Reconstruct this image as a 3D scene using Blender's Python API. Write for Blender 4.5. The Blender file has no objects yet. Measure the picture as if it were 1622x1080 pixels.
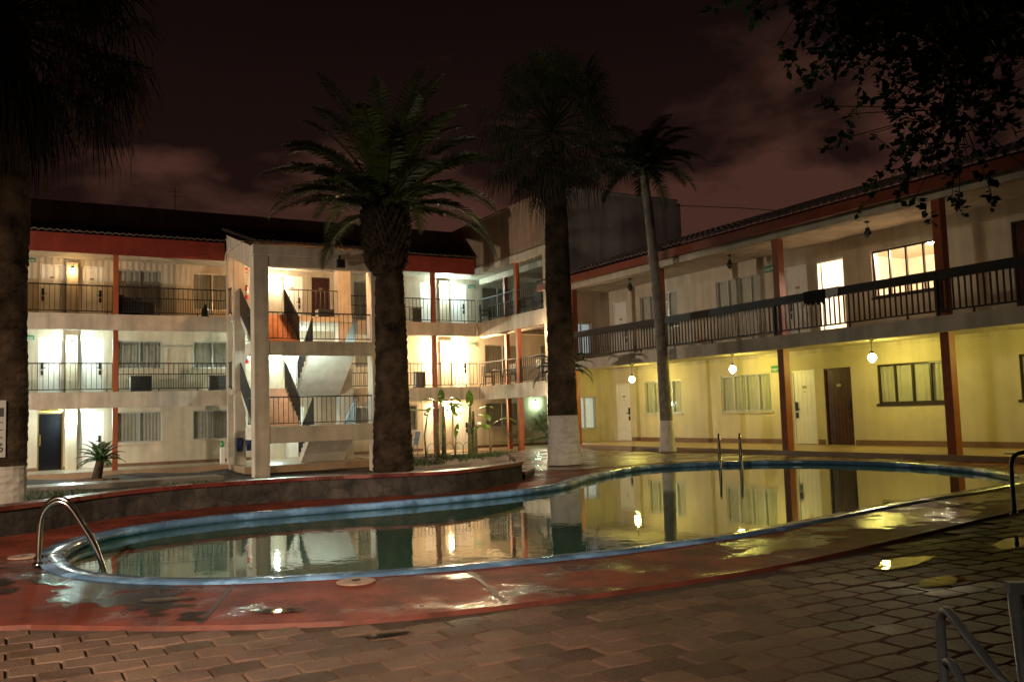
import bpy, bmesh, math, random
from mathutils import Vector, Matrix
random.seed(11)
S = bpy.context.scene
COL = S.collection

# ------------------------------------------------------------------ camera
cam = bpy.data.cameras.new("camera"); co = bpy.data.objects.new("camera", cam); COL.objects.link(co)
cam.sensor_width = 36.0; cam.lens = 36.0 * 1406.8 / 1622; cam.clip_start = 0.05; cam.clip_end = 2000
PITCH, ROLL, YAW = 0.0810559, -0.0310484, 0.5151188
_cy, _sy, _cp, _sp = math.cos(YAW), math.sin(YAW), math.cos(PITCH), math.sin(PITCH)
_F = Vector((_sy*_cp, _cy*_cp, _sp)); _R = Vector((_cy, -_sy, 0)); _U = _R.cross(_F)
_c, _s = math.cos(ROLL), math.sin(ROLL)
_R2 = _R*_c + _U*_s; _U2 = _U*_c - _R*_s
M3 = Matrix((_R2, _U2, -_F)).transposed()
co.matrix_world = M3.to_4x4()
S.camera = co

# ------------------------------------------------------------------ world: night sky, city glow on low clouds
W = bpy.data.worlds.new("World"); S.world = W; W.use_nodes = True
nt = W.node_tree; nt.nodes.clear()
def N(t, **k):
    n = nt.nodes.new(t)
    for a, b in k.items(): setattr(n, a, b)
    return n
tc = N('ShaderNodeTexCoord'); mp = N('ShaderNodeMapping'); mp.inputs['Scale'].default_value = (1.0, 1.0, 2.1)
mp.inputs['Location'].default_value = (0.35, 0.1, 0.2)
no = N('ShaderNodeTexNoise'); no.inputs['Scale'].default_value = 4.2; no.inputs['Detail'].default_value = 7; no.inputs['Roughness'].default_value = .52
no.inputs['Distortion'].default_value = .25
rp = N('ShaderNodeValToRGB'); rp.color_ramp.elements[0].position = .51; rp.color_ramp.elements[1].position = .64
rp.color_ramp.elements[0].color = (0, 0, 0, 1); rp.color_ramp.elements[1].color = (1, 1, 1, 1)
sx = N('ShaderNodeSeparateXYZ')
hz = N('ShaderNodeMapRange'); hz.inputs['From Min'].default_value = .46; hz.inputs['From Max'].default_value = .27
mu = N('ShaderNodeMath', operation='MULTIPLY')
base = N('ShaderNodeMixRGB'); base.inputs[1].default_value = (.0050, .0026, .0022, 1); base.inputs[2].default_value = (.0115, .0050, .0042, 1)
acc = rp.inputs['Fac']; prev = no.outputs['Fac']
for px_, py_, wd, gain in ((1260, 240, .970, .23), (1120, 320, .985, .17), (390, 255, .985, .15), (690, 330, .975, .17), (900, 60, .93, -.16), (240, 120, .95, -.14), (1500, 110, .95, -.10)):
    dv = (_F*1406.8 + _R2*(px_-811) + _U2*(540-py_)).normalized()
    dt = N('ShaderNodeVectorMath', operation='DOT_PRODUCT'); dt.inputs[1].default_value = dv
    mr_ = N('ShaderNodeMapRange'); mr_.interpolation_type = 'SMOOTHSTEP'; mr_.inputs['From Min'].default_value = wd; mr_.inputs['To Max'].default_value = gain
    ad = N('ShaderNodeMath', operation='ADD'); nt.links.new(tc.outputs['Generated'], dt.inputs[0]); nt.links.new(dt.outputs['Value'], mr_.inputs['Value'])
    nt.links.new(prev, ad.inputs[0]); nt.links.new(mr_.outputs[0], ad.inputs[1]); prev = ad.outputs[0]
SKYF = prev
cl = N('ShaderNodeMixRGB'); cl.inputs[2].default_value = (.058, .0235, .0162, 1)
bg = N('ShaderNodeBackground'); bg.inputs['Strength'].default_value = 1.0
ow = N('ShaderNodeOutputWorld')
L = nt.links.new
L(tc.outputs['Generated'], mp.inputs['Vector']); L(mp.outputs['Vector'], no.inputs['Vector']); L(SKYF, rp.inputs['Fac'])
L(tc.outputs['Generated'], sx.inputs[0]); L(sx.outputs['Z'], hz.inputs['Value'])
L(hz.outputs[0], base.inputs[0]); L(hz.outputs[0], mu.inputs[0]); L(rp.outputs['Color'], mu.inputs[1])
L(base.outputs[0], cl.inputs[1]); L(mu.outputs[0], cl.inputs[0]); L(cl.outputs[0], bg.inputs['Color']); L(bg.outputs[0], ow.inputs[0])

S.view_settings.view_transform = 'Standard'; S.view_settings.look = 'None'; S.view_settings.exposure = 0; S.view_settings.gamma = 1
S.render.engine = 'CYCLES'
S.cycles.use_denoising = True; S.cycles.sample_clamp_indirect = 4.0; S.cycles.max_bounces = 7
S.cycles.transparent_max_bounces = 12; S.cycles.caustics_reflective = False; S.cycles.caustics_refractive = False

# unseen spots: inferred floodlights and an added fill (warm, behind and left of the viewer)
def spot(name, loc, target, power, color, size, blend, radius=.12):
    l = bpy.data.lights.new(name, 'SPOT'); l.energy = power; l.color = color; l.spot_size = math.radians(size); l.spot_blend = blend
    l.shadow_soft_size = radius
    o = bpy.data.objects.new(name, l); COL.objects.link(o); o.location = loc
    o.rotation_euler = (Vector(target) - Vector(loc)).to_track_quat('-Z', 'Y').to_euler(); return o
spot("floodlight_beam", (-9.5, 25.5, -.7), (9.0, 33.5, 2.0), 8800, (1, .80, .60), 84, .5)
spot("courtyard_fill_beam", (-7.5, 4.0, 5.2), (16.5, 18.5, 2.2), 2700, (1, .84, .62), 46, .7, .5)  # added fill light to brighten the two-storey wing, no fixture
spot("pole_lamp_beam", (-7, -5, 6), (-1.6, 6.9, -1.2), 18500, (1, .72, .49), 57, 1.0, .2)

# ------------------------------------------------------------------ materials
MATS = {}
def mat(name, col, rough=.7, var=.12, scale=3.0, bump=.0, bscale=40, metal=0, spec=.5, emit=None, estr=0, streak=0, coord='Object', wet=None):
    if name in MATS: return MATS[name]
    m = bpy.data.materials.new(name); m.use_nodes = True; t = m.node_tree; n = t.nodes; b = n['Principled BSDF']; l = t.links.new
    b.inputs['Roughness'].default_value = rough; b.inputs['Metallic'].default_value = metal; b.inputs['Specular IOR Level'].default_value = spec
    tcn = n.new('ShaderNodeTexCoord')
    if var:
        nz = n.new('ShaderNodeTexNoise'); nz.inputs['Scale'].default_value = scale; nz.inputs['Detail'].default_value = 6; nz.inputs['Roughness'].default_value = .62
        l(tcn.outputs[coord], nz.inputs['Vector'])
        r = n.new('ShaderNodeValToRGB'); r.color_ramp.elements[0].position = .3; r.color_ramp.elements[1].position = .7
        r.color_ramp.elements[0].color = (*[c*(1-var*1.6) for c in col], 1); r.color_ramp.elements[1].color = (*[min(1, c*(1+var)) for c in col], 1)
        l(nz.outputs['Fac'], r.inputs['Fac']); out = r.outputs['Color']
        if streak:   # rain stains: noise stretched vertically
            mpn = n.new('ShaderNodeMapping'); mpn.inputs['Scale'].default_value = (2.2, 2.2, .16); l(tcn.outputs[coord], mpn.inputs['Vector'])
            n2 = n.new('ShaderNodeTexNoise'); n2.inputs['Scale'].default_value = 1.6; n2.inputs['Detail'].default_value = 5; l(mpn.outputs[0], n2.inputs['Vector'])
            r2 = n.new('ShaderNodeValToRGB'); r2.color_ramp.elements[0].position = .34; r2.color_ramp.elements[1].position = .62
            r2.color_ramp.elements[0].color = (1-streak,)*3+(1,); r2.color_ramp.elements[1].color = (1, 1, 1, 1); l(n2.outputs['Fac'], r2.inputs['Fac'])
            mx = n.new('ShaderNodeMixRGB'); mx.blend_type = 'MULTIPLY'; mx.inputs[0].default_value = 1; l(out, mx.inputs[1]); l(r2.outputs[0], mx.inputs[2]); out = mx.outputs[0]
        l(out, b.inputs['Base Color'])
    else: b.inputs['Base Color'].default_value = (*col, 1)
    if bump:
        nb = n.new('ShaderNodeTexNoise'); nb.inputs['Scale'].default_value = bscale; nb.inputs['Detail'].default_value = 4; l(tcn.outputs[coord], nb.inputs['Vector'])
        bp = n.new('ShaderNodeBump'); bp.inputs['Strength'].default_value = bump; bp.inputs['Distance'].default_value = .02
        l(nb.outputs['Fac'], bp.inputs['Height']); l(bp.outputs[0], b.inputs['Normal'])
    if wet:   # (noise scale, low, high, rough_wet): patches of standing water film
        nw = n.new('ShaderNodeTexNoise'); nw.inputs['Scale'].default_value = wet[0]; nw.inputs['Detail'].default_value = 5; nw.inputs['Roughness'].default_value = .55; l(tcn.outputs[coord], nw.inputs['Vector'])
        mr = n.new('ShaderNodeMapRange'); mr.inputs['From Min'].default_value = wet[1]; mr.inputs['From Max'].default_value = wet[2]
        mr.inputs['To Min'].default_value = rough; mr.inputs['To Max'].default_value = wet[3]; l(nw.outputs['Fac'], mr.inputs['Value']); l(mr.outputs[0], b.inputs['Roughness'])
        if bump:
            m3 = n.new('ShaderNodeMapRange'); m3.inputs['From Min'].default_value = wet[1]; m3.inputs['From Max'].default_value = wet[2]
            m3.inputs['To Min'].default_value = bump; m3.inputs['To Max'].default_value = bump*.45; l(nw.outputs['Fac'], m3.inputs['Value']); l(m3.outputs[0], bp.inputs['Strength'])
        # wet concrete is darker
        if var:
            md = n.new('ShaderNodeMapRange'); md.inputs['From Min'].default_value = wet[1]; md.inputs['From Max'].default_value = wet[2]; md.inputs['To Min'].default_value = 1; md.inputs['To Max'].default_value = .5
            l(nw.outputs['Fac'], md.inputs['Value'])
            mm = n.new('ShaderNodeMixRGB'); mm.blend_type = 'MULTIPLY'; mm.inputs[0].default_value = 1; l(out, mm.inputs[1]); l(md.outputs[0], mm.inputs[2]); l(mm.outputs[0], b.inputs['Base Color'])
    if emit:
        b.inputs['Emission Color'].default_value = (*emit, 1); b.inputs['Emission Strength'].default_value = estr
    MATS[name] = m; return m

STUC = mat('stucco_cream', (.52, .455, .35), .85, .10, 1.3, .25, 60, streak=.22)
STUY = mat('stucco_ochre', (.54, .47, .335), .85, .08, 1.1, .25, 60, streak=.10)
CONC = mat('painted_concrete', (.52, .455, .365), .8, .12, 1.7, .2, 45, streak=.25)
GREY = mat('grey_render', (.60, .54, .51), .9, .16, .9, .2, 30, streak=.3)
BROWN = mat('brown_render', (.30, .215, .15), .9, .14, .8, .2, 30, streak=.25)
WHITE = mat('white_paint', (.72, .70, .66), .45, .05, 4)
ORANGE = mat('burnt_orange_paint', (.29, .075, .024), .5, .15, 3)
RED = mat('red_fascia_paint', (.20, .024, .011), .55, .15, 2, streak=.2)
ORFAS = mat('orange_fascia_paint', (.20, .042, .015), .55, .15, 2, streak=.2)
IRON = mat('dark_iron', (.018, .016, .016), .45, .1, 6)
BOARD = mat('dark_wood_rail', (.022, .017, .015), .5, .2, 5)
TILE = mat('clay_roof_tile', (.085, .055, .045), .8, .35, 2.5, .3, 30)
STEP = mat('terracotta_step_tile', (.50, .24, .13), .5, .14, 5)
STEPW = mat('step_stringer', (.62, .60, .53), .7, .1, 3)
FLOOR = mat('walkway_tile', (.34, .235, .15), .35, .15, 2.2, .1, 30)
SKIRT = mat('brown_skirting', (.16, .085, .055), .6, .15, 4)
DARKD = mat('dark_wood_door', (.055, .018, .013), .35, .3, 6)
BLKG = mat('dark_glass_door', (.008, .008, .010), .08, 0)
GOLD = mat('brass_anodised', (.28, .19, .06), .4, .1, 5, metal=.6)
ALU = mat('aluminium_frame', (.50, .50, .47), .35, .05, 5, metal=.5)
BRNF = mat('bronze_frame', (.03, .02, .015), .4, .1, 5)
CURT = mat('curtain_cloth', (.33, .31, .27), .95, .10, 3)
CURP = mat('pale_curtain', (.46, .43, .36), .95, .06, 3)
CURL = mat('reflected_glow_curtain', (.7, .72, .74), .95, .1, 7, streak=.2, emit=(.85, .95, 1), estr=.30)  # curtain emission stands in for lamp light reflected by the panes
BLACK = mat('black_plastic', (.012, .012, .013), .4, 0)
CHROME = mat('stainless_tube', (.62, .60, .56), .16, .05, 10, metal=1)
BLUEP = mat('blue_pool_paint', (.20, .40, .70), .30, .25, 3.5, .15, 25, wet=(2.2, .40, .5, .14))
DECK = mat('red_deck_paint', (.235, .054, .033), .62, .34, 1.3, .5, 70, spec=.22, wet=(1.9, .53, .66, .14))
TERR = mat('wet_brown_tile', (.15, .075, .045), .42, .25, 2.0, .3, 20, wet=(1.2, .45, .58, .14))
STONE = mat('dark_stone_wall', (.045, .039, .034), .85, .5, 3.5, .8, 14)
def stonework():
    t = STONE.node_tree; n = t.nodes; b = n['Principled BSDF']; l = t.links.new; src = b.inputs['Base Color'].links[0].from_socket
    tcn = n.new('ShaderNodeTexCoord'); v = n.new('ShaderNodeTexVoronoi'); v.inputs['Scale'].default_value = 3.6; l(tcn.outputs['Object'], v.inputs['Vector'])
    e = n.new('ShaderNodeTexVoronoi'); e.feature = 'DISTANCE_TO_EDGE'; e.inputs['Scale'].default_value = 3.6; l(tcn.outputs['Object'], e.inputs['Vector'])
    r = n.new('ShaderNodeMapRange'); r.inputs['From Max'].default_value = .09; r.inputs['To Min'].default_value = .6; l(e.outputs['Distance'], r.inputs['Value'])
    sp = n.new('ShaderNodeSeparateColor'); l(v.outputs['Color'], sp.inputs[0]); r2 = n.new('ShaderNodeMapRange'); r2.inputs['To Min'].default_value = .6; r2.inputs['To Max'].default_value = 1.3; l(sp.outputs[0], r2.inputs['Value'])
    m1 = n.new('ShaderNodeMath'); m1.operation = 'MULTIPLY'; l(r.outputs[0], m1.inputs[0]); l(r2.outputs[0], m1.inputs[1])
    mx = n.new('ShaderNodeMixRGB'); mx.blend_type = 'MULTIPLY'; mx.inputs[0].default_value = 1; l(src, mx.inputs[1]); l(m1.outputs[0], mx.inputs[2]); l(mx.outputs[0], b.inputs['Base Color'])
stonework()
CAPR = mat('red_wall_cap', (.17, .034, .027), .4, .2, 4, wet=(1.5, .45, .6, .16))
EARTH = mat('garden_soil', (.060, .036, .024), .9, .4, 2.5, .9, 12)
PATHM = mat('wet_path_concrete', (.22, .19, .165), .35, .2, 2, .2, 30)
BARK = mat('palm_bark', (.070, .050, .034), .95, .6, 2.2, 1.0, 22, spec=.15)
BARKD = mat('boot_scarred_bark', (.068, .048, .032), .95, .5, 4, 1.0, 18, spec=.15)
SMOOTH = mat('grey_ringed_bark', (.17, .15, .125), .85, .3, 5, .4, 25)
LIME = mat('limewash', (.56, .54, .50), .85, .18, 4, .4, 22)
LEAFD = mat('date_frond_green', (.080, .105, .026), .5, .4, 3)
LEAFF = mat('fan_leaf_green', (.040, .050, .020), .85, .4, 3, spec=.15)
DEADL = mat('dry_leaf', (.15, .105, .055), .8, .4, 3)
SEED = mat('seed_stalk', (.42, .29, .14), .8, .3, 5)
LEAFT = mat('tree_leaf_green', (.018, .045, .008), .85, .45, 2, spec=.15)
LEAFB = mat('banana_leaf', (.14, .26, .04), .42, .35, 4)
BSTEM = mat('banana_stem', (.20, .19, .08), .6, .4, 6)
GRASSM = mat('grass_blade', (.045, .085, .020), .7, .4, 3)
PLATE = mat('number_plate_brass', (.30, .24, .16), .5, .1, 5)
ACM = mat('air_unit_grey', (.055, .052, .050), .6, .15, 5)
ACF = mat('air_unit_side', (.42, .42, .40), .6, .1, 5)
SGREEN = mat('sign_green', (.03, .20, .09), .5, .05, 5)
SWHITE = mat('sign_white', (.45, .46, .45), .5, .05, 5)
SYEL = mat('sign_yellow', (.55, .36, .04), .5, .05, 5)
REDX = mat('extinguisher_red', (.45, .02, .015), .35, .05, 5)
BLUE = mat('bin_blue', (.03, .06, .20), .45, .1, 5)
CHAIRM = mat('powder_coated_tube', (.13, .16, .19), .4, .15, 8)
CLOTHB = mat('black_cloth', (.010, .010, .011), .95, .2, 6)
CLOTHW = mat('pale_cloth', (.52, .50, .47), .95, .1, 6)
CLOTHP = mat('purple_cloth', (.05, .025, .06), .95, .2, 6)
ROOMW = mat('room_plaster', (.74, .63, .50), .9, .06, 2)
BLIND = mat('blind_slat', (.05, .05, .05), .5, .1, 3)

def glass_mat():
    m = bpy.data.materials.new('window_glass'); m.use_nodes = True; t = m.node_tree; t.nodes.clear()
    o = t.nodes.new('ShaderNodeOutputMaterial'); mx = t.nodes.new('ShaderNodeMixShader'); tr = t.nodes.new('ShaderNodeBsdfTransparent')
    gl = t.nodes.new('ShaderNodeBsdfGlossy'); gl.inputs['Roughness'].default_value = .03; fr = t.nodes.new('ShaderNodeFresnel'); ge = t.nodes.new('ShaderNodeNewGeometry'); mi = t.nodes.new('ShaderNodeMapRange'); mi.inputs['To Min'].default_value = 1.45; mi.inputs['To Max'].default_value = 1/1.45
    t.links.new(ge.outputs['Backfacing'], mi.inputs['Value']); t.links.new(mi.outputs[0], fr.inputs['IOR'])
    tr.inputs['Color'].default_value = (.9, .93, .92, 1)
    t.links.new(fr.outputs[0], mx.inputs[0]); t.links.new(tr.outputs[0], mx.inputs[1]); t.links.new(gl.outputs[0], mx.inputs[2]); t.links.new(mx.outputs[0], o.inputs[0])
    return m
GLASS = glass_mat()
def water_mat(name, col, bump, bscale, ior=1.33, clear=0):
    m = bpy.data.materials.new(name); m.use_nodes = True; t = m.node_tree; b = t.nodes['Principled BSDF']
    b.inputs['Base Color'].default_value = (*col, 1); b.inputs['Roughness'].default_value = .015; b.inputs['IOR'].default_value = ior
    tcn = t.nodes.new('ShaderNodeTexCoord'); mpn = t.nodes.new('ShaderNodeMapping'); mpn.inputs['Scale'].default_value = (1, 1, 1); mpn.inputs['Rotation'].default_value = (0, 0, .5)
    nz = t.nodes.new('ShaderNodeTexNoise'); nz.inputs['Scale'].default_value = bscale; nz.inputs['Detail'].default_value = 2.5
    bp = t.nodes.new('ShaderNodeBump'); bp.inputs['Strength'].default_value = bump; bp.inputs['Distance'].default_value = .01
    l = t.links.new; l(tcn.outputs['Object'], mpn.inputs[0]); l(mpn.outputs[0], nz.inputs['Vector']); l(nz.outputs['Fac'], bp.inputs['Height']); l(bp.outputs[0], b.inputs['Normal'])
    if clear:
        tr = t.nodes.new('ShaderNodeBsdfTransparent'); mx = t.nodes.new('ShaderNodeMixShader'); gl = t.nodes.new('ShaderNodeBsdfGlossy'); gl.inputs['Roughness'].default_value = .02
        fr = t.nodes.new('ShaderNodeFresnel'); fr.inputs['IOR'].default_value = ior; tr.inputs['Color'].default_value = (.62, .60, .58, 1)
        l(fr.outputs[0], mx.inputs[0]); l(tr.outputs[0], mx.inputs[1]); l(gl.outputs[0], mx.inputs[2]); l(bp.outputs[0], gl.inputs['Normal']); l(bp.outputs[0], fr.inputs['Normal'])
        l(mx.outputs[0], t.nodes['Material Output'].inputs['Surface'])
    return m
WATER = water_mat('pool_water', (.036, .125, .100), .085, 6.5, 1.9)
PUDDLE = water_mat('rain_puddle', (.01, .01, .01), .10, 14, 1.4, clear=1)
FILM = water_mat('wet_film', (.01, .01, .01), .35, 60, 1.5, clear=1)
for q_ in FILM.node_tree.nodes:
    if q_.type == 'BSDF_GLOSSY': q_.inputs['Roughness'].default_value = .09
def soften(P_, NA=1.0, NS=9):
    t = P_.node_tree; n = t.nodes; l = t.links.new; out = n['Material Output']; src = out.inputs['Surface'].links[0].from_socket
    a = n.new('ShaderNodeAttribute'); a.attribute_name = 'mask'; tcn = n.new('ShaderNodeTexCoord'); nz = n.new('ShaderNodeTexNoise'); nz.inputs['Scale'].default_value = NS; nz.inputs['Detail'].default_value = 8; l(tcn.outputs['Object'], nz.inputs['Vector'])
    nm = n.new('ShaderNodeMath'); nm.operation = 'MULTIPLY'; nm.inputs[1].default_value = NA; l(nz.outputs['Fac'], nm.inputs[0]); ad = n.new('ShaderNodeMath'); l(a.outputs['Fac'], ad.inputs[0]); l(nm.outputs[0], ad.inputs[1]); mr = n.new('ShaderNodeMapRange'); mr.inputs['From Min'].default_value = .28+NA*.5; mr.inputs['From Max'].default_value = .60+NA*.5; l(ad.outputs[0], mr.inputs['Value'])
    tr = n.new('ShaderNodeBsdfTransparent'); mx = n.new('ShaderNodeMixShader'); l(mr.outputs[0], mx.inputs[0]); l(tr.outputs[0], mx.inputs[1]); l(src, mx.inputs[2]); l(mx.outputs[0], out.inputs['Surface'])
soften(PUDDLE); soften(FILM, 4.0, 4.5)

def paver_mat():
    m = mat('concrete_paver', (.165, .108, .080), .62, .22, 3.0, .45, 60, wet=(1.0, .54, .70, .36))
    t = m.node_tree; b = t.nodes['Principled BSDF']; src = b.inputs['Base Color'].links[0].from_socket
    at = t.nodes.new('ShaderNodeAttribute'); at.attribute_name = 'tone'
    mx = t.nodes.new('ShaderNodeMixRGB'); mx.blend_type = 'MULTIPLY'; mx.inputs[0].default_value = 1
    t.links.new(src, mx.inputs[1]); t.links.new(at.outputs['Color'], mx.inputs[2]); t.links.new(mx.outputs[0], b.inputs['Base Color'])
    return m
def worn(m, col, lo, hi, sc):
    t = m.node_tree; n = t.nodes; b = n['Principled BSDF']; l = t.links.new; src = b.inputs['Base Color'].links[0].from_socket
    tcn = n.new('ShaderNodeTexCoord'); nz = n.new('ShaderNodeTexNoise'); nz.inputs['Scale'].default_value = sc; nz.inputs['Detail'].default_value = 9; nz.inputs['Roughness'].default_value = .72; l(tcn.outputs['Object'], nz.inputs['Vector'])
    mr = n.new('ShaderNodeMapRange'); mr.inputs['From Min'].default_value = lo; mr.inputs['From Max'].default_value = hi; mr.inputs['To Max'].default_value = .8; l(nz.outputs['Fac'], mr.inputs['Value'])
    mx = n.new('ShaderNodeMixRGB'); mx.inputs[2].default_value = (*col, 1); l(mr.outputs[0], mx.inputs[0]); l(src, mx.inputs[1]); l(mx.outputs[0], b.inputs['Base Color'])
worn(DECK, (.085, .026, .018), .45, .60, 1.6); worn(DECK, (.20, .13, .10), .66, .74, 5.0); worn(CONC, (.22, .17, .12), .60, .80, 2.2); worn(STUY, (.36, .30, .20), .62, .8, 1.4); worn(STUC, (.34, .28, .20), .64, .8, 1.2); worn(LIME, (.20, .17, .13), .60, .72, 4.0); worn(BLUEP, (.20, .26, .30), .60, .72, 5.0)
PAVER = paver_mat(); worn(PAVER, (.075, .05, .038), .55, .72, 1.5); PAVER.node_tree.nodes['Principled BSDF'].inputs['Specular IOR Level'].default_value = .12
def glow(name, col, s):
    return mat(name, (.8, .8, .8), .5, 0, emit=col, estr=s)

# ------------------------------------------------------------------ mesh builder
class MB:
    def __init__(s): s.v = []; s.f = []; s.m = []; s.sm = []
    def add(s, vs, fs, mi=0, smooth=False):
        o = len(s.v); s.v += [tuple(v) for v in vs]
        for f in fs: s.f.append([i+o for i in f]); s.m.append(mi); s.sm.append(smooth)
    def quad(s, a, b, c, d, mi=0): s.add([a, b, c, d], [(0, 1, 2, 3)], mi)
    def box(s, x0, x1, y0, y1, z0, z1, mi=0):
        s.add([(x, y, z) for z in (z0, z1) for y in (y0, y1) for x in (x0, x1)],
              [(0, 2, 3, 1), (4, 5, 7, 6), (0, 1, 5, 4), (2, 6, 7, 3), (0, 4, 6, 2), (1, 3, 7, 5)], mi)
    def fbox(s, F, u0, u1, v0, v1, w0, w1, mi=0):
        p = [F(u, v, w) for w in (w0, w1) for v in (v0, v1) for u in (u0, u1)]
        s.add(p, [(0, 2, 3, 1), (4, 5, 7, 6), (0, 1, 5, 4), (2, 6, 7, 3), (0, 4, 6, 2), (1, 3, 7, 5)], mi)
    def prism(s, pts, vec, mi=0):
        n = len(pts); v = Vector(vec); p = [Vector(q) for q in pts]
        s.add(p+[q+v for q in p], [tuple(range(n)), tuple(range(2*n-1, n-1, -1))]+[(i, (i+1) % n, n+(i+1) % n, n+i) for i in range(n)], mi)
    def tube(s, path, r, n=8, mi=0, smooth=True, caps=True):
        P = [Vector(p) for p in path]; rs = r if isinstance(r, (list, tuple)) else [r]*len(P)
        vs = []; fs = []; up = None
        for i, p in enumerate(P):
            d = (P[min(i+1, len(P)-1)]-P[max(i-1, 0)]).normalized()
            if up is None: up = Vector((0, 0, 1)) if abs(d.z) < .9 else Vector((1, 0, 0))
            a = d.cross(up).normalized(); b = a.cross(d).normalized(); up = b
            for k in range(n):
                t = 2*math.pi*k/n; vs.append(p+(a*math.cos(t)+b*math.sin(t))*rs[i])
        for i in range(len(P)-1):
            for k in range(n): fs.append((i*n+k, i*n+(k+1) % n, (i+1)*n+(k+1) % n, (i+1)*n+k))
        s.add(vs, fs, mi, smooth)
        if caps: s.add([vs[k] for k in range(n)], [tuple(range(n))], mi); s.add([vs[(len(P)-1)*n+k] for k in range(n)], [tuple(range(n))], mi)
    def bar(s, a, b, w, h=None, mi=0):
        a = Vector(a); b = Vector(b); d = (b-a).normalized(); h = h or w
        up = Vector((0, 0, 1)) if abs(d.z) < .95 else Vector((1, 0, 0))
        x = d.cross(up).normalized(); y = x.cross(d).normalized()
        c = [x*(-w/2)+y*(-h/2), x*(w/2)+y*(-h/2), x*(w/2)+y*(h/2), x*(-w/2)+y*(h/2)]
        s.add([a+q for q in c]+[b+q for q in c], [(0, 1, 2, 3), (7, 6, 5, 4), (0, 4, 5, 1), (1, 5, 6, 2), (2, 6, 7, 3), (3, 7, 4, 0)], mi)
    def lathe(s, c, prof, n=16, mi=0, smooth=True):
        vs = [(c[0]+r*math.cos(2*math.pi*k/n), c[1]+r*math.sin(2*math.pi*k/n), c[2]+z) for r, z in prof for k in range(n)]
        fs = [(i*n+k, i*n+(k+1) % n, (i+1)*n+(k+1) % n, (i+1)*n+k) for i in range(len(prof)-1) for k in range(n)]
        s.add(vs, fs, mi, smooth)
        s.add(vs[:n], [tuple(range(n))], mi); s.add(vs[-n:], [tuple(range(n))], mi)
    def wall(s, F, u0, u1, v0, v1, t, holes=(), mi=0, w0=0):
        H = [(max(a, u0), min(b, u1), max(c, v0), min(d, v1)) for a, b, c, d in holes]
        us = sorted({u0, u1, *[h[0] for h in H], *[h[1] for h in H]}); vs = sorted({v0, v1, *[h[2] for h in H], *[h[3] for h in H]})
        def solid(i, j):
            if i < 0 or j < 0 or i >= len(us)-1 or j >= len(vs)-1: return False
            cu = (us[i]+us[i+1])/2; cv = (vs[j]+vs[j+1])/2
            return not any(h[0] < cu < h[1] and h[2] < cv < h[3] for h in H)
        for i in range(len(us)-1):
            for j in range(len(vs)-1):
                if not solid(i, j): continue
                a, b, c, d = us[i], us[i+1], vs[j], vs[j+1]
                for w in (w0, w0+t): s.quad(F(a, c, w), F(b, c, w), F(b, d, w), F(a, d, w), mi)
                for ok, p, q in ((solid(i-1, j), (a, c), (a, d)), (solid(i+1, j), (b, c), (b, d)), (solid(i, j-1), (a, c), (b, c)), (solid(i, j+1), (a, d), (b, d))):
                    if not ok: s.quad(F(p[0], p[1], w0), F(q[0], q[1], w0), F(q[0], q[1], w0+t), F(p[0], p[1], w0+t), mi)
    def build(s, name, mats, parent=None, merge=True, bevel=0):
        me = bpy.data.meshes.new(name); off = Vector((0, 0, 0))
        if parent is not None: off = WORLD[parent.name]
        me.from_pydata([tuple(Vector(v)-off) for v in s.v], [], s.f)
        for m in (mats if isinstance(mats, (list, tuple)) else [mats]): me.materials.append(m)
        me.polygons.foreach_set('material_index', s.m); me.polygons.foreach_set('use_smooth', s.sm)
        if merge:
            bm = bmesh.new(); bm.from_mesh(me); bmesh.ops.remove_doubles(bm, verts=bm.verts, dist=.0004); bmesh.ops.recalc_face_normals(bm, faces=bm.faces); bm.to_mesh(me); bm.free()
        me.update()
        o = bpy.data.objects.new(name, me); COL.objects.link(o)
        if parent is not None: o.parent = parent; WORLD[o.name] = off
        else: WORLD[o.name] = Vector((0, 0, 0))
        if bevel:
            bv = o.modifiers.new('bevel', 'BEVEL'); bv.width = bevel; bv.segments = 2; bv.limit_method = 'ANGLE'
        return o
WORLD = {}
def thing(name, label, cat, loc=(0, 0, 0), group=None):
    o = bpy.data.objects.new(name, None); COL.objects.link(o); o.location = loc; o.empty_display_size = .2
    o['label'] = label; o['category'] = cat
    if group: o['group'] = group
    WORLD[o.name] = Vector(loc); return o
def tag(o, label, cat, group=None):
    o['label'] = label; o['category'] = cat
    if group: o['group'] = group
    return o
def struct(o, kind='structure'): o['kind'] = kind; return o
def dup(o, loc, rotz=None, label=None):
    def cp(a, par):
        c = a.copy(); COL.objects.link(c)
        if par is not None: c.parent = par
        for ch in [q for q in bpy.data.objects if q.parent == a]: cp(ch, c)
        return c
    c = cp(o, None); c.location = loc
    if rotz is not None: c.rotation_euler = (0, 0, rotz)
    if label: c['label'] = label
    return c
def FY(y): return lambda u, v, w: (u, y+w, v)          # a wall facing the pool from the back (normal -Y)
def FX(x): return lambda u, v, w: (x+w, u, v)          # a wall facing left (normal -X)
def catmull(P, k=6, closed=True):
    n = len(P); out = []
    for i in range(n if closed else n-1):
        g = lambda j: Vector(P[j % n]) if closed else Vector(P[max(0, min(n-1, j))])
        a, b, c, d = g(i-1), g(i), g(i+1), g(i+2)
        for t in range(k):
            t = t/k; out.append(.5*((2*b)+(c-a)*t+(2*a-5*b+4*c-d)*t*t+(3*b-a-3*c+d)*t**3))
    if not closed: out.append(Vector(P[-1]))
    return out
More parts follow.
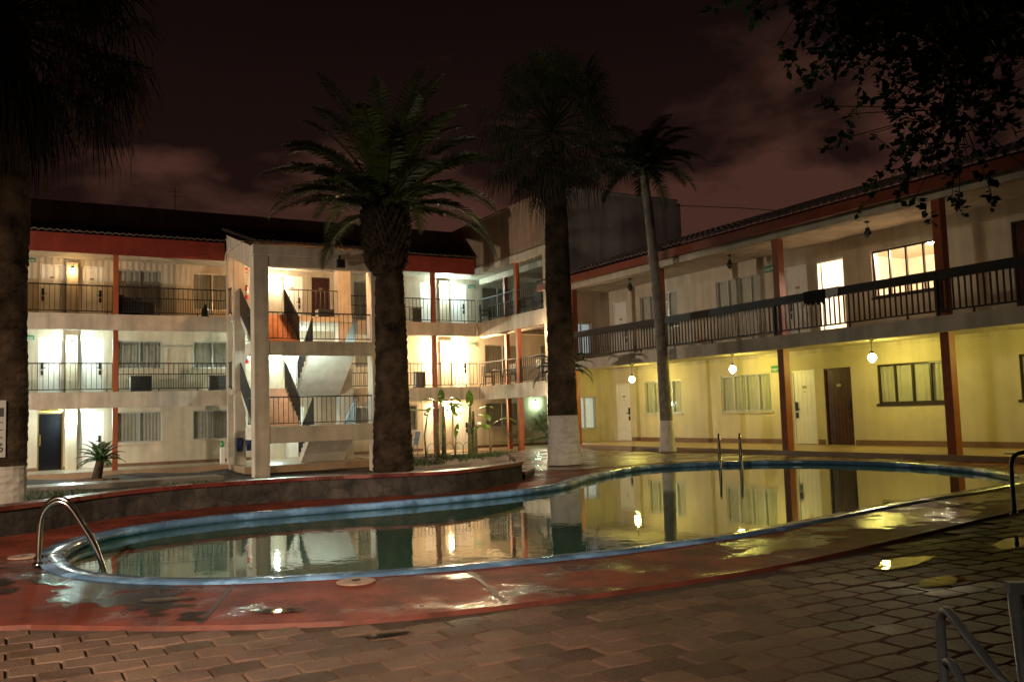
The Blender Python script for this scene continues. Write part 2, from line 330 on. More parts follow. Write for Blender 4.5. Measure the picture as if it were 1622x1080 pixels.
def fill(name, outer, holes, z, m):
    bm = bmesh.new(); E = []
    for loop in [outer]+list(holes):
        vs = [bm.verts.new((p[0], p[1], z)) for p in loop]
        E += [bm.edges.new((vs[i], vs[(i+1) % len(vs)])) for i in range(len(vs))]
    bmesh.ops.triangle_fill(bm, use_beauty=True, use_dissolve=False, edges=E)
    bmesh.ops.recalc_face_normals(bm, faces=bm.faces)
    if bm.faces and sum(f.normal.z for f in bm.faces) < 0: bmesh.ops.reverse_faces(bm, faces=bm.faces)
    me = bpy.data.meshes.new(name); bm.to_mesh(me); bm.free(); me.materials.append(m)
    o = bpy.data.objects.new(name, me); COL.objects.link(o); return o

# ------------------------------------------------------------------ building parts
def door(par, F, u0, u1, v0, v1, m=WHITE, lock=None, w=.06, plate=True, frame=None, planks=5, name='door', lab=None):
    d = MB(); fr = frame or m
    d.fbox(F, u0, u0+.05, v0, v1, w-.03, w+.09, 1); d.fbox(F, u1-.05, u1, v0, v1, w-.03, w+.09, 1); d.fbox(F, u0+.05, u1-.05, v1-.05, v1, w-.03, w+.09, 1)
    a, b = u0+.055, u1-.055; pw = (b-a)/planks
    for k in range(planks): d.fbox(F, a+k*pw+.004, a+(k+1)*pw-.004, v0+.015, v1-.055, w+.0, w+.04)
    d.fbox(F, a, b, v0+.015, v1-.055, w+.012, w+.035)
    o = d.build(name, [m, fr], par, merge=False)
    if lab: o['label'] = lab
    if lock:
        lu = (u0+.13) if lock < 0 else (u1-.13); q = MB(); z = v0+1.0
        q.fbox(F, lu-.04, lu+.04, z-.05, z+.20, w-.03, w); q.fbox(F, lu-.04, lu+.04, z-.26, z-.10, w-.025, w)
        q.fbox(F, min(lu, lu-.13*lock), max(lu, lu-.13*lock), z-.01, z+.015, w-.07, w-.045); q.fbox(F, lu-.012, lu+.012, z-.012, z+.017, w-.045, w-.03)
        q.build('door_lock', BLACK, o)
    if plate:
        q = MB(); c = (u0+u1)/2; z = v0+1.62
        q.fbox(F, c-.07, c+.07, z-.035, z+.035, w-.012, w); q.fbox(F, c-.012, c+.012, z-.15, z-.12, w-.012, w, 1)
        q.build('number_plate', [PLATE, BLACK], o)
    return o
def curtain(mb, F, u0, u1, v0, v1, w, amp=.012, per=.13, seed=0):
    r = random.Random(seed); n = int((u1-u0)/per*6); pr = []
    ph = 0
    for i in range(n+1):
        ph += 2*math.pi/6*(.7+.6*r.random()); pr.append((u0+(u1-u0)*i/n, w+amp*math.sin(ph)*(.5+.5*r.random())))
    vs = []; fs = []
    for u, ww in pr: vs += [F(u, v0, ww), F(u, v1, ww)]
    for i in range(n): fs.append((2*i, 2*i+2, 2*i+3, 2*i+1))
    mb.add(vs, fs, 0, True)
def window(par, F, u0, u1, v0, v1, n=2, m=ALU, sill=True, curt=True, gap=(), lab=None, depth=.06, cm=None, fw=.045):
    f = MB()
    f.fbox(F, u0, u0+fw, v0, v1, depth, depth+.06); f.fbox(F, u1-fw, u1, v0, v1, depth, depth+.06)
    f.fbox(F, u0+fw, u1-fw, v0, v0+fw, depth, depth+.06); f.fbox(F, u0+fw, u1-fw, v1-fw, v1, depth, depth+.06)
    for k in range(1, n):
        c = u0+(u1-u0)*k/n; f.fbox(F, c-fw*.5, c+fw*.5, v0+fw, v1-fw, depth+.002, depth+.058)
    o = f.build('window', m, par)
    if lab: o['label'] = lab
    g = MB(); g.quad(F(u0+fw, v0+fw, depth+.03), F(u1-fw, v0+fw, depth+.03), F(u1-fw, v1-fw, depth+.03), F(u0+fw, v1-fw, depth+.03)); g.build('pane', GLASS, o)
    if curt:
        c = MB(); curtain(c, F, u0+.02, u1-.02, v0+.01, v1-.01, depth+.09, seed=int(u0*91+v0*37)); c.build('curtain', cm or CURT, o, merge=False)
    if sill:
        q = MB(); q.fbox(F, u0-.05, u1+.05, v0-.06, v0, -.03, depth); q.build('sill', STUC if m is ALU else m, o)
    return o
def railing(par, a, b, z, h=1.0, sp=.165, m=IRON, mid=None, dense=None, name='railing'):
    """straight iron balustrade between plan points a and b standing at floor level z"""
    r = MB(); A = Vector((a[0], a[1], 0)); B = Vector((b[0], b[1], 0)); d = B-A; n = max(2, int(d.length/sp))
    r.bar(A+Vector((0, 0, z+h)), B+Vector((0, 0, z+h)), .045, .04); r.bar(A+Vector((0, 0, z+.10)), B+Vector((0, 0, z+.10)), .035, .03)
    for k in range(n+1):
        p = A+d*k/n; r.bar(p+Vector((0, 0, z+.10)), p+Vector((0, 0, z+h)), .018)
        if k % 8 == 0: r.bar(p+Vector((0, 0, z)), p+Vector((0, 0, z+.10)), .035)
    if mid:
        P, Q = A+d*mid[0], A+d*mid[1]; r.bar(P+Vector((0, 0, z+.62*h)), Q+Vector((0, 0, z+.62*h)), .03)
        nn = int((Q-P).length/(sp))
        for k in range(nn): p = P+(Q-P)*(k+.5)/nn; r.bar(p+Vector((0, 0, z+.1)), p+Vector((0, 0, z+.62*h)), .018)
    return r.build(name, m, par, merge=False)
def tiles(mb, T, L, W, per=.23, rows=7, amp=.055, sub=6):
    """barrel tile field, T(u, s, h) -> xyz, u along the eave 0..L, s up the slope 0..W, h normal height"""
    n = int(L/per*sub)
    for r in range(rows):
        s0 = W*r/rows-(.06 if r else 0); s1 = W*(r+1)/rows
        vs = []; fs = []
        for i in range(n+1):
            u = L*i/n; ph = (u/per) % 1; k = int(u/per)
            jit = (math.sin(k*12.9+r*7.3)*.5)*.03
            h = amp*abs(math.sin(math.pi*ph))
            vs += [T(u, s0+jit, h+.035), T(u, s1, h), T(u, s0+jit, h-.02)]
        for i in range(n): a = 3*i; b = a+3; fs += [(a, b, b+1, a+1), (a, a+2, b+2, b)]
        mb.add(vs, fs, 0)
def post(par, x, y, z0, z1, w=.17, m=ORANGE):
    b = MB(); b.box(x-w/2, x+w/2, y-w/2, y+w/2, z0, z1); return b.build('post', m, par)

F1, F2, F3 = -1.55, 1.18, 3.91
# ================================================================== left back wing, three storeys
LW = thing('hotel_wing', 'long cream three-storey hotel wing with red fascia and open galleries behind the stair tower', 'building', (3, 34, F1))
Fw = FY(36.6)
holes = []
wins = []
for z, hb in ((F1, .90), (F2, .97), (F3, .55)):
    wins += [(3.5, 5.1, z+hb, z+2.04), (6.25, 7.75, z+hb, z+2.04), (12.9, 14.4, z+hb, z+2.04)]
wins += [(15.0, 15.75, F1+.9, F1+2.05)]
wins += [(19.2, 21.0, F1+.93, F1+2.05), (19.25, 21.2, F2+.7, F2+2.04), (22.3, 24.0, F2+.7, F2+2.05), (19.2, 20.9, F3+.6, F3+2.04)]
wins += [(-3.2, -1.6, z+.9, z+2.04) for z in (F1, F2, F3)]
doors = []
for z in (F1, F2, F3):
    doors += [(.86, 1.70, z, z+2.1, -1), (2.2, 3.04, z, z+2.1, 1), (16.05, 16.85, z, z+2.1, 1), (17.5, 18.35, z, z+2.1, 1), (9.8, 10.65, z, z+2.1, 1), (8.55, 9.2, z, z+2.1, 0)]
doors += [(11.05, 11.85, F3, F3+2.1, 0)]
holes = [w[:4] for w in wins]+[d[:4] for d in doors]
m_ = MB(); m_.wall(Fw, -5, 25, F1-.3, 6.35, .25, holes); 
for z in (F1, F2, F3):      # pilaster between each pair of doors
    m_.fbox(Fw, 1.76, 2.14, z, z+2.2, -.12, 0); m_.fbox(Fw, 16.95, 17.4, z, z+2.2, -.10, 0)
LWwall = m_.build('wall', STUC, LW)
m_ = MB(); m_.box(-5, 25, 36.6, 36.85, 6.352, 8.33); m_.box(-5, 25, 36.56, 36.9, 8.33, 8.42); m_.build('parapet', BROWN, LW)
m_ = MB()
for a, b in ((-5, .85), (1.71, 2.19), (3.05, 8.5), (10.7, 16.0), (16.9, 17.45), (18.4, 25)): m_.box(a, b, 36.57, 36.598, F1, F1+.12)
m_.build('skirting', SKIRT, LW)
for w in wins:
    window(LW, Fw, *w[:4], n=2, sill=True, cm=CURT)
for d in doors:
    if abs(d[0]-.86) < .01 and d[2] == F1:
        o = door(LW, Fw, *d[:4], m=BLKG, frame=GOLD, plate=False, planks=1, lab='dark glass door in a brass frame')
        q = MB(); q.fbox(Fw, .93, .97, F1+.9, F1+1.3, .0, .03); q.build('pull_handle', GOLD, o)
    elif abs(d[0]-11.05) < .01: door(LW, Fw, *d[:4], m=DARKD, lab='dark brown wooden door')
    else: door(LW, Fw, *d[:4], m=WHITE, lock=d[4] or None)
# slabs with deep painted edge beams
m_ = MB()
for z in (F2, F3):
    m_.box(-5, 7.02, 34.0, 36.58, z-.2, z); m_.box(-5, 7.0, 33.95, 34.15, z-.56, z-.003)
    m_.box(11.58, 17.59, 34.0, 36.58, z-.2, z); m_.box(11.6, 17.498, 33.95, 34.15, z-.56, z-.003)
    m_.box(7.03, 11.57, 33.0, 36.575, z-.2, z-.004)
    m_.box(3.3, 6.6, 35.1, 35.3, z-.36, z-.201); m_.box(12.5, 17.4, 35.1, 35.3, z-.36, z-.201)
m_.build('gallery_slab', CONC, LW)
m_ = MB(); m_.box(-5, 7.0, 33.85, 36.57, F1-.25, F1); m_.box(11.6, 17.5, 33.85, 36.57, F1-.25, F1); m_.box(7.0, 11.6, 31.2, 36.57, F1-.25, F1); m_.build('walkway', FLOOR, LW)
m_ = MB(); m_.box(-5, 6.95, 34.02, 36.58, 6.25, 6.35); m_.box(11.65, 17.5, 34.02, 36.58, 6.25, 6.35); m_.box(6.95, 11.65, 31.4, 36.58, 6.25, 6.33); m_.build('soffit', STUC, LW)
m_ = MB()
m_.box(-5, 6.92, 33.86, 33.98, 6.02, 6.68); m_.box(11.66, 17.42, 33.86, 33.98, 6.02, 6.68); m_.build('fascia', RED, LW)
m_ = MB()
def lwT(x0): return lambda u, s, h: (x0+u, 33.72+s*.9578, 6.70+s*.2874+h)
tiles(m_, lwT(-5), 11.9, 2.98); tiles(m_, lwT(11.7), 5.8, 2.98)
m_.build('roof', TILE, LW, merge=False)
for x in (3.2, 15.5):
    for z0, z1 in ((F1, F2-.56), (F2, F3-.56), (F3, 6.25)): post(LW, x, 34.05, z0, z1)
for z in (F2, F3):
    railing(LW, (-5, 34.06), (3.1, 34.06), z); railing(LW, (3.3, 34.06), (6.98, 34.06), z, mid=(0, 1)); railing(LW, (11.6, 34.06), (15.4, 34.06), z, mid=(0, .9)); railing(LW, (15.6, 34.06), (17.5, 34.06), z)

# ================================================================== stair tower
ST = thing('stair_tower', 'square open concrete stair tower with zigzag flights in front of the long wing', 'stair tower', (9.3, 29.8, -1.9))
m_ = MB()
m_.box(7.0, 7.5, 29.7, 30.2, -1.95, 5.55); m_.box(11.12, 11.58, 29.7, 30.2, -1.95, 5.55)
for z, h in ((-.2, .55), (2.66, .48)): m_.box(7.5, 11.12, 29.71, 29.95, z-h, z)
m_.box(7.5, 11.12, 29.71, 30.0, 5.18, 5.55); m_.box(6.98, 11.6, 29.68, 30.2, 5.55, 5.90)
m_.box(7.07, 7.46, 32.97, 33.2, -1.6, 6.30); m_.box(7.0, 7.2, 33.8, 34.02, -1.6, 6.38); m_.box(11.0, 11.55, 33.05, 33.5, -1.6, 6.30)
for x0, x1 in ((7.0, 7.25), (11.34, 11.58)):      # raking side beams under the roof
    m_.prism([(x0, 30.2, 5.15), (x0, 33.1, 6.02), (x0, 36.58, 7.05), (x0, 36.58, 7.75), (x0, 30.2, 5.95)], (x1-x0, 0, 0))
m_.box(7.25, 11.34, 31.0, 31.12, 5.55, 6.15)
m_.build('frame', CONC, ST, bevel=.02)
m_ = MB()
for z in (-.2, 2.66): m_ = MB(); m_.box(7.04, 11.54, 29.96, 31.1, z-.16, z-.003); m_.box(7.02, 7.16, 29.97, 31.1, z-.42, z-.002); m_.build('landing', STEPW, ST)
def flight(x0, x1, ya, za, yb, zb, name='stair_flight'):
    """steps from (ya,za) up to (yb,zb)"""
    n = 8; dy = (yb-ya)/n; dz = (zb-za)/n; f = MB()
    for k in range(n):
        y0 = ya+dy*k; y1 = y0+dy; z = za+dz*(k+1)
        f.box(x0+.06, x1-.06, min(y0, y1), max(y0, y1), z-dz, z, 0)
    prof = [(ya, za-.02)]
    for k in range(n): prof += [(ya+dy*k, za+dz*(k+1)+.012), (ya+dy*(k+1), za+dz*(k+1)+.012)]
    prof += [(yb, zb-.28), (ya, za-.28)]
    for xx in (x0, x1-.06): f.prism([(xx, y, z) for y, z in prof], (.058, 0, 0), 1)
    f.prism([(x0+.058, ya, za-.27), (x0+.058, yb, zb-.27), (x0+.058, yb, zb-.005-dz), (x0+.058, ya, za-.005)], (x1-x0-.118, 0, 0), 1)
    return f.build(name, [STEP, STEPW], ST, merge=False)
def raked(x, ya, za, yb, zb, name='stair_railing'):
    r = MB(); n = 26
    r.bar((x, ya, za+.95), (x, yb, zb+.95), .045, .05); r.bar((x, ya, za+.14), (x, yb, zb+.14), .03)
    for k in range(n+1):
        t = k/n; y = ya+(yb-ya)*t; z = za+(zb-za)*t; r.bar((x, y, z+.02), (x, y, z+.95), .03)
    return r.build(name, IRON, ST, merge=False)
for z0, z1, z2 in ((F1, -.2, F2), (F2, 2.66, F3)):
    flight(9.35, 11.0, 32.985, z0, 31.1, z1); flight(7.3, 8.95, 31.1, z1, 32.985, z2)
    raked(9.40, 33.0, z0, 31.1, z1); raked(10.98, 33.0, z0, 31.1, z1); raked(8.92, 31.1, z1, 33.0, z2); raked(7.28, 31.1, z1, 33.0, z2)
for z in (-.2, 2.66):
    railing(ST, (7.5, 29.83), (11.12, 29.83), z, h=.98, sp=.16); railing(ST, (7.12, 30.2), (7.12, 31.1), z, h=.98, sp=.14); railing(ST, (11.46, 30.2), (11.46, 31.1), z, h=.98, sp=.14)
railing(ST, (8.95, 33.04), (11.0, 33.04), F3, h=1.0); railing(ST, (8.95, 33.04), (9.35, 33.04), F2, h=1.0)
railing(ST, (11.56, 33.5), (11.56, 33.95), F3, h=1.0); railing(ST, (11.56, 33.5), (11.56, 33.95), F2, h=1.0); railing(ST, (7.03, 33.3), (7.03, 33.95), F2, h=1.0, sp=.12); railing(ST, (7.03, 33.3), (7.03, 33.95), F3, h=1.0, sp=.12)
m_ = MB(); tiles(m_, lambda u, s, h: (6.85+u, 29.5+s*.958, 5.95+s*.262+h), 4.85, 7.3, rows=17)
m_.build('roof', TILE, ST, merge=False)

# ================================================================== corner block with deep terraces
CB = thing('corner_block', 'tall brown-rendered corner block with deep terraces between the two wings', 'building', (20, 30, F1))
YE = 27.25
m_ = MB()
for z in (F2, F3):
    m_.box(17.6, 25, 28.5, 36.58, z-.2, z-.004); m_.box(17.5, 17.72, YE, 33.94, z-.57, z-.002)
    m_.box(19.0, 19.2, YE+.3, 36.5, z-.42, z-.203); m_.box(17.73, 25, 34.0, 34.2, z-.42, z-.204)
m_.box(17.5, 25, YE+.3, 36.58, 6.25, 6.34); m_.box(17.48, 17.75, YE, 34.3, 6.0, 6.3); m_.box(19.0, 19.2, YE+.3, 36.5, 6.0, 6.248); m_.box(19.22, 25, 34.0, 34.2, 6.02, 6.247)
m_.build('terrace_slab', CONC, CB)
m_ = MB(); m_.box(17.5, 25, YE+.3, 36.57, F1-.25, F1-.002); m_.build('terrace_floor', FLOOR, CB)
m_ = MB(); m_.box(17.5, 17.72, YE+.25, 36.56, 6.302, 8.25); m_.box(17.45, 17.78, YE-.04, 36.6, 8.25, 8.33); m_.build('parapet', BROWN, CB)
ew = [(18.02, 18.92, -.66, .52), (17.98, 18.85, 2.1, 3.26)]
m_ = MB(); m_.wall(FY(YE), 17.5, 23.2, -1.6, 5.2, .25, ew); m_.box(25, 25.25, YE, 36.58, F1-.3, 6.2)
m_.build('end_wall', STUC, CB)
m_ = MB(); m_.box(17.5, 23.2, YE, YE+.25, 5.202, 8.25); m_.box(17.8, 23.25, YE-.04, YE+.3, 8.25, 8.34); m_.box(23.2, 23.4, YE, 36.5, 4, 8.2)
m_.build('upper_end_wall', GREY, CB)
m_ = MB(); m_.box(17.5, 17.72, YE+.252, 28.4, F1-.1, F2-.57); m_.box(17.5, 17.72, YE+.252, 28.4, F2, F3-.57); m_.box(17.5, 17.72, YE+.252, 28.4, F3, 6.0); m_.build('pier', STUC, CB)
for w in ew: window(CB, FY(YE), *w, n=2, cm=CURL, lab='white sliding window with a softly glowing curtain')
for z0, z1 in ((F1, F2-.57), (F2, F3-.57), (F3, 6.0)): post(CB, 17.62, 30.6, z0, z1)
for z0, z1 in ((F1, F2-.42), (F2, F3-.42), (F3, 6.0)): post(CB, 19.08, 34.15, z0, z1)
for z in (F2, F3): railing(CB, (17.6, 34.0), (17.6, 28.4), z, sp=.15, mid=(.12, .95))

# ================================================================== right wing, two storeys
RWD, RU0, RUT = -1.134, 1.734, 4.22
RW = thing('motel_wing', 'two-storey cream wing with orange posts, dark wooden rail and tiled eave along the pool', 'building', (19.7, 16, RWD))
Fr = FX(19.7); YN = 4.0
gw = [(23.33, 25.33, -.17, .96, 4, ALU), (19.25, 21.4, -.17, .965, 4, ALU), (13.5, 15.52, -.05, .96, 4, BRNF), (9.65, 11.76, -.05, .965, 4, BRNF), (5.5, 7.5, -.05, .965, 4, BRNF)]
uw = [(23.3, 25.37, 2.75, 4.0, 4, ALU), (19.4, 21.4, 2.75, 4.0, 4, ALU), (13.5, 15.47, 2.72, 3.94, 4, ALU), (5.5, 7.5, 2.75, 4.0, 4, ALU)]
gd = [(26.2, 27.05, RWD, .965), (17.6, 18.47, RWD, .965), (16.35, 17.28, RWD, .965)]
ud = [(26.2, 27.05, RU0, 3.98), (17.65, 18.5, RU0, 3.98), (16.36, 17.33, RU0, 3.98), (10.7, 11.7, RU0, 3.96)]
m_ = MB(); m_.wall(Fr, YN, YE, -1.5, 1.42, .25, [w[:4] for w in gw]+gd); m_.build('ground_wall', STUY, RW)
m_ = MB(); m_.wall(Fr, YN, YE, 1.422, 5.5, .25, [w[:4] for w in uw]+ud); m_.build('upper_wall', STUC, RW)
m_ = MB()
for a, b in ((YN, 16.3), (17.33, 17.57), (18.5, 26.15)): m_.fbox(Fr, a, b, RWD, RWD+.14, -.02, -.001)
m_.build('skirting', SKIRT, RW)
for w in gw+uw:
    if w[2] == 2.72: continue
    window(RW, Fr, *w[:4], n=4, m=w[5], cm=CURP, depth=.035)
window(RW, Fr, 13.5, 15.47, 2.72, 3.94, n=4, curt=False, m=BRNF, lab='uncurtained window of the lit room')
door(RW, Fr, *gd[0], m=WHITE, lock=-1); door(RW, Fr, *gd[1], m=WHITE, lock=1); door(RW, Fr, *gd[2], m=DARKD, lock=-1, planks=7, lab='dark brown wooden door')
door(RW, Fr, *ud[0], m=WHITE, lock=-1); door(RW, Fr, *ud[1], m=WHITE, lock=1); door(RW, Fr, *ud[3], m=DARKD, lab='dark upstairs door')
m_ = MB()      # the open doorway of the lit room: frame and the leaf swung inwards
for a, b in ((16.36, 16.41), (17.28, 17.33)): m_.fbox(Fr, a, b, RU0, 3.98, .02, .14)
m_.fbox(Fr, 16.41, 17.28, 3.93, 3.98, .02, .14); m_.bar((19.86, 17.26, RU0+.01+1.08), (20.25, 17.18, RU0+1.09), .035, 2.14)
m_.build('door', WHITE, RW)['label'] = 'white door standing open to the lit room'
m_ = MB(); m_.box(19.96, 24, 13.0, 13.1, RU0, 4.35); m_.box(19.96, 24, 17.55, 17.62, RU0, 4.35); m_.box(24, 24.1, 13.0, 17.6, RU0, 4.35); m_.box(19.96, 24, 13.0, 17.6, 4.35, 4.42); m_.box(19.96, 24, 13.0, 17.6, RU0-.08, RU0-.001)
m_.box(22.2, 23.98, 15.2, 17.0, RU0, RU0+.5); m_.box(23.7, 23.97, 14.9, 17.2, RU0+.5, RU0+1.1); m_.box(23.9, 23.98, 13.4, 14.6, RU0+.9, RU0+1.7)
m_.build('lit_room', ROOMW, RW)
m_ = MB(); m_.box(16.75, 19.69, YN, YE-.002, 1.53, RU0); m_.box(16.72, 16.95, YN, YE-.003, 1.40, RU0-.003); m_.build('gallery_slab', CONC, RW)
m_ = MB(); m_.box(16.85, 19.69, YN, YE-.002, -1.5, RWD); m_.build('walkway', FLOOR, RW)
m_ = MB(); m_.box(16.9, 19.69, YN, YE-.002, 4.45, 4.52); m_.box(16.93, 17.17, YN, YE-.004, 4.22, 4.448); m_.build('eave_beam', STUC, RW)
m_ = MB(); m_.box(16.58, 16.66, YN, YE+.1, 4.36, 4.60); m_.build('fascia', ORFAS, RW)
m_ = MB(); tiles(m_, lambda u, s, h: (16.45+s*.952, YN+u, 4.62+s*.307+h), YE-YN-.05, 4.0, rows=9)
m_.build('roof', TILE, RW, merge=False)
m_ = MB(); m_.box(20.0, 20.15, YN, YE-.01, 4.55, 5.6); m_.build('ridge_wall', BROWN, RW)
PY = (25.72, 20.95, 16.2, 11.65, 7.05)
for y in PY: post(RW, 17.06, y, RWD, 1.40, .2); post(RW, 17.06, y, RU0, 4.22, .2)
ys = [27.2, 25.72, 20.95, 16.2, 11.65, 7.05]
for a, b in zip(ys[:-1], ys[1:]):
    r = MB(); L_ = a-b; n = int(L_/.135); x = 16.86
    r.box(x-.045, x+.045, b+.005, a-.005, 2.50, 2.70); r.box(x-.02, x+.02, b+.005, a-.005, 1.83, 1.865)
    for k in range(n): y = b+L_*(k+.5)/n; r.box(x-.013, x+.013, y-.016, y+.016, 1.865, 2.50)
    for k in range(3): y = b+L_*(k+.5)/3; r.box(x-.018, x+.018, y-.018, y+.018, RU0, 1.83)
    r.box(x-.03, x+.03, b-.005+.01, b+.055, RU0, 2.50)
    r.build('railing', BOARD, RW, merge=False)

# ================================================================== lamps
def sconce(x, y, z, col, s, label, grp='wall lamps beside the room doors', axis='Y', r=.085, sc=1.0):
    t = thing('wall_sconce', label, 'wall lamp', (x, y, z), grp)
    a = MB()
    if axis == 'Y': a.box(x-.05, x+.05, y-.02, y, z-.02, z+.16); a.bar((x, y-.02, z+.12), (x, y-.15, z+.12), .03); a.lathe((x, y-.15, z+.08), [(.03, .05), (.055, 0), (.05, -.015)], 12); c = (x, y-.15, z)
    else: a.box(x-.02, x, y-.05, y+.05, z-.02, z+.16); a.bar((x-.02, y, z+.12), (x-.15, y, z+.12), .03); a.lathe((x-.15, y, z+.08), [(.03, .05), (.055, 0), (.05, -.015)], 12); c = (x-.15, y, z)
    a.build('bracket', IRON, t)
    g = MB(); g.lathe(c, [(.02, .08), (.06, .06), (r, 0), (.065, -.06), (.02, -.085)], 14); g.build('lamp_globe', glow('lamp_%d' % len(MATS), col, s), t)
    return t
WARM = (1, .62, .22); COOL = (.74, 1, .90); SOFT = (1, .78, .50); PEACH = (1, .66, .36)
sconce(1.95, 36.48, 5.78, WARM, 95, 'dim amber wall lamp between the two top gallery doors beside the left palm')
sconce(1.95, 36.48, 3.02, COOL, 1100, 'bright white wall lamp between two middle gallery doors above the dark glass door')
sconce(1.93, 36.48, .32, COOL, 1100, 'bright white wall lamp just right of the dark glass door')
sconce(9.50, 36.6, 5.72, (1, .84, .55), 900, 'glowing wall lamp beside a white door at the top of the stair tower')
sconce(9.45, 36.6, 3.0, COOL, 3200, 'white wall lamp on the middle floor behind the stair tower flights')
sconce(9.35, 36.6, .25, COOL, 800, 'white wall lamp on the ground floor behind the lowest stair flight')
sconce(17.18, 36.5, 5.74, COOL, 1100, 'white wall lamp between two top floor doors near the inner corner')
sconce(17.18, 36.5, 3.0, (1, .68, .36), 8000, 'very bright warm wall lamp between middle floor doors near the inner corner')
sconce(17.18, 36.5, .35, (1, .72, .36), 1400, 'warm wall lamp behind the banana plants on the ground floor')
sconce(21.9, 36.6, .45, (.62, 1, .62), 160, 'small greenish lamp at the back of the ground terrace')
sconce(17.5, 27.75, 3.0, PEACH, 1300, 'warm wall lamp on the middle floor pier behind the limewashed fan palm', axis='X')
sconce(17.5, 27.75, .3, (1, .80, .55), 1100, 'warm wall lamp on the ground floor pier behind the limewashed fan palm', axis='X')
def bulk(x, y, z, col, s, label):
    t = thing('bulkhead_lamp', label, 'stair lamp', (x, y, z), 'lamps inside the stair tower')
    a = MB(); a.box(x-.12, x+.12, y, y+.04, z-.08, z+.08); a.build('base', IRON, t)
    g = MB(); g.box(x-.10, x+.10, y+.04, y+.10, z-.06, z+.06); g.build('diffuser', glow('lamp_%d' % len(MATS), col, s), t, bevel=.015)
bulk(9.6, 30.0, 5.35, (1, .50, .20), 2300, 'orange stair lamp behind the top front beam of the stair tower')
bulk(9.0, 29.955, 2.32, (.80, 1, .88), 1100, 'white stair lamp behind the middle front beam of the stair tower')

def pendant(y, z, lit, label, zc, x=18.4):
    t = thing('pendant_lamp', label, 'pendant lamp', (x, y, z), 'globe lamps hanging along the two-storey wing')
    a = MB(); a.tube([(x, y, zc-.03), (x, y, z+.16)], .008, 6); a.lathe((x, y, zc-.04), [(.06, .035), (.05, 0)], 12); a.lathe((x, y, z+.10), [(.015, .07), (.05, .05), (.065, 0)], 12)
    a.build('stem', IRON, t)
    g = MB(); g.lathe((x, y, z), [(.04, .10), (.08, .06), (.10, 0), (.08, -.055), (.045, -.09), (.02, -.115)], 16)
    g.build('lamp_globe', glow('pendant_glow', (1, .86, .18), 270) if lit else mat('smoked_globe', (.02, .018, .016), .3, .1, 4), t)
    return t
pendant(24.3, 1.02, 1, 'lit yellow globe nearest the corner, hanging before the far ground floor white door', 1.53)
pendant(19.45, 1.08, 1, 'lit yellow globe hanging above the aluminium ground floor window', 1.53)
pendant(14.6, 1.08, 1, 'lit yellow globe hanging beside the dark brown door', 1.53)
pendant(9.8, 1.08, 1, 'lit yellow globe farthest right under the gallery near the picture edge', 1.53)
pendant(24.2, 4.14, 0, 'unlit dark globe upstairs nearest the corner', 4.45)
pendant(19.35, 4.14, 0, 'unlit dark globe above the upstairs curtained window', 4.45)
pendant(14.5, 4.14, 0, 'unlit dark globe above the uncurtained lit upstairs window', 4.45)
t = thing('ceiling_lamp', 'bright bare lamp glowing at the top of the uncurtained upstairs window', 'lamp', (20.9, 14.55, 4.34))
a = MB(); a.lathe((20.9, 14.55, 4.28), [(.10, .068), (.09, 0)], 14); a.build('base', WHITE, t)
a = MB(); a.lathe((20.9, 14.55, 4.14), [(.08, .138), (.20, .07), (.19, 0), (.05, -.07)], 16); a.build('lamp_globe', glow('room_glow', (1, .78, .56), 1300), t)

# ================================================================== ground, pool, garden
o = fill('ground', [(-400, -300), (400, -300), (400, 500), (-400, 500)], [], -2.05, EARTH); struct(o)
pool = [(0.48, 9.7), (0.58, 8.78), (0.95, 8.04), (1.53, 7.5), (2.35, 7.12), (3.14, 6.88), (3.98, 6.74), (4.8, 6.67), (5.62, 6.69), (6.53, 6.77), (7.26, 6.92), (8.11, 7.11), (9.05, 7.3), (10.21, 7.5), (11.54, 7.71), (12.82, 7.96), (13.89, 8.42), (14.4, 8.95), (15.1, 10.0), (15.6, 11.4), (15.75, 12.7), (15.45, 14.0), (14.7, 14.95), (13.8, 15.5), (12.9, 15.75), (12.2, 15.7), (11.3, 15.3), (10.44, 14.75), (9.4, 14.0), (8.45, 13.15), (7.4, 12.65), (6.3, 12.42), (5.2, 12.35), (4.2, 12.38), (3.2, 12.42), (2.4, 12.35), (1.65, 12.03), (1.1, 11.55), (0.72, 10.95), (0.52, 10.25)]
PI_ = [Vector((p.x, p.y)) for p in catmull([(a, b, 0) for a, b in pool], 5)]
def offset(loop, d):
    n = len(loop); out = []
    for i in range(n):
        t = (loop[(i+1) % n]-loop[i-1]).normalized(); out.append(loop[i]+Vector((t.y, -t.x))*d)
    return out
PO = offset(PI_, .24)
if sum(a.x*b.y-b.x*a.y for a, b in zip(PI_, PI_[1:]+PI_[:1])) < 0: PO = offset(PI_, -.24)
m_ = MB(); n = len(PI_); ZC, ZD, ZWT = -1.236, -1.257, -1.335
PM = [a*.5+b*.5 for a, b in zip(PI_, PO)]; P2 = [a*.92+b*.08 for a, b in zip(PI_, PO)]
UC = offset(PI_, .008 if PO[0].x < PI_[0].x else -.008)
if (UC[0]-PO[0]).length > (PI_[0]-PO[0]).length: UC = offset(PI_, -.008)
rings = [[(p.x, p.y, ZD-.05) for p in PO], [(p.x, p.y, ZC-.008) for p in PO], [(p.x, p.y, ZC) for p in PM], [(p.x, p.y, ZC-.004) for p in P2], [(p.x, p.y, ZC-.018) for p in PI_], [(p.x, p.y, ZC-.084) for p in PI_], [(p.x, p.y, ZC-.087) for p in UC], [(p.x, p.y, ZWT-.5) for p in UC]]
m_.add([v for r in rings for v in r], [(i*n+k, i*n+(k+1) % n, (i+1)*n+(k+1) % n, (i+1)*n+k) for i in range(len(rings)-1) for k in range(n)], 0, True)
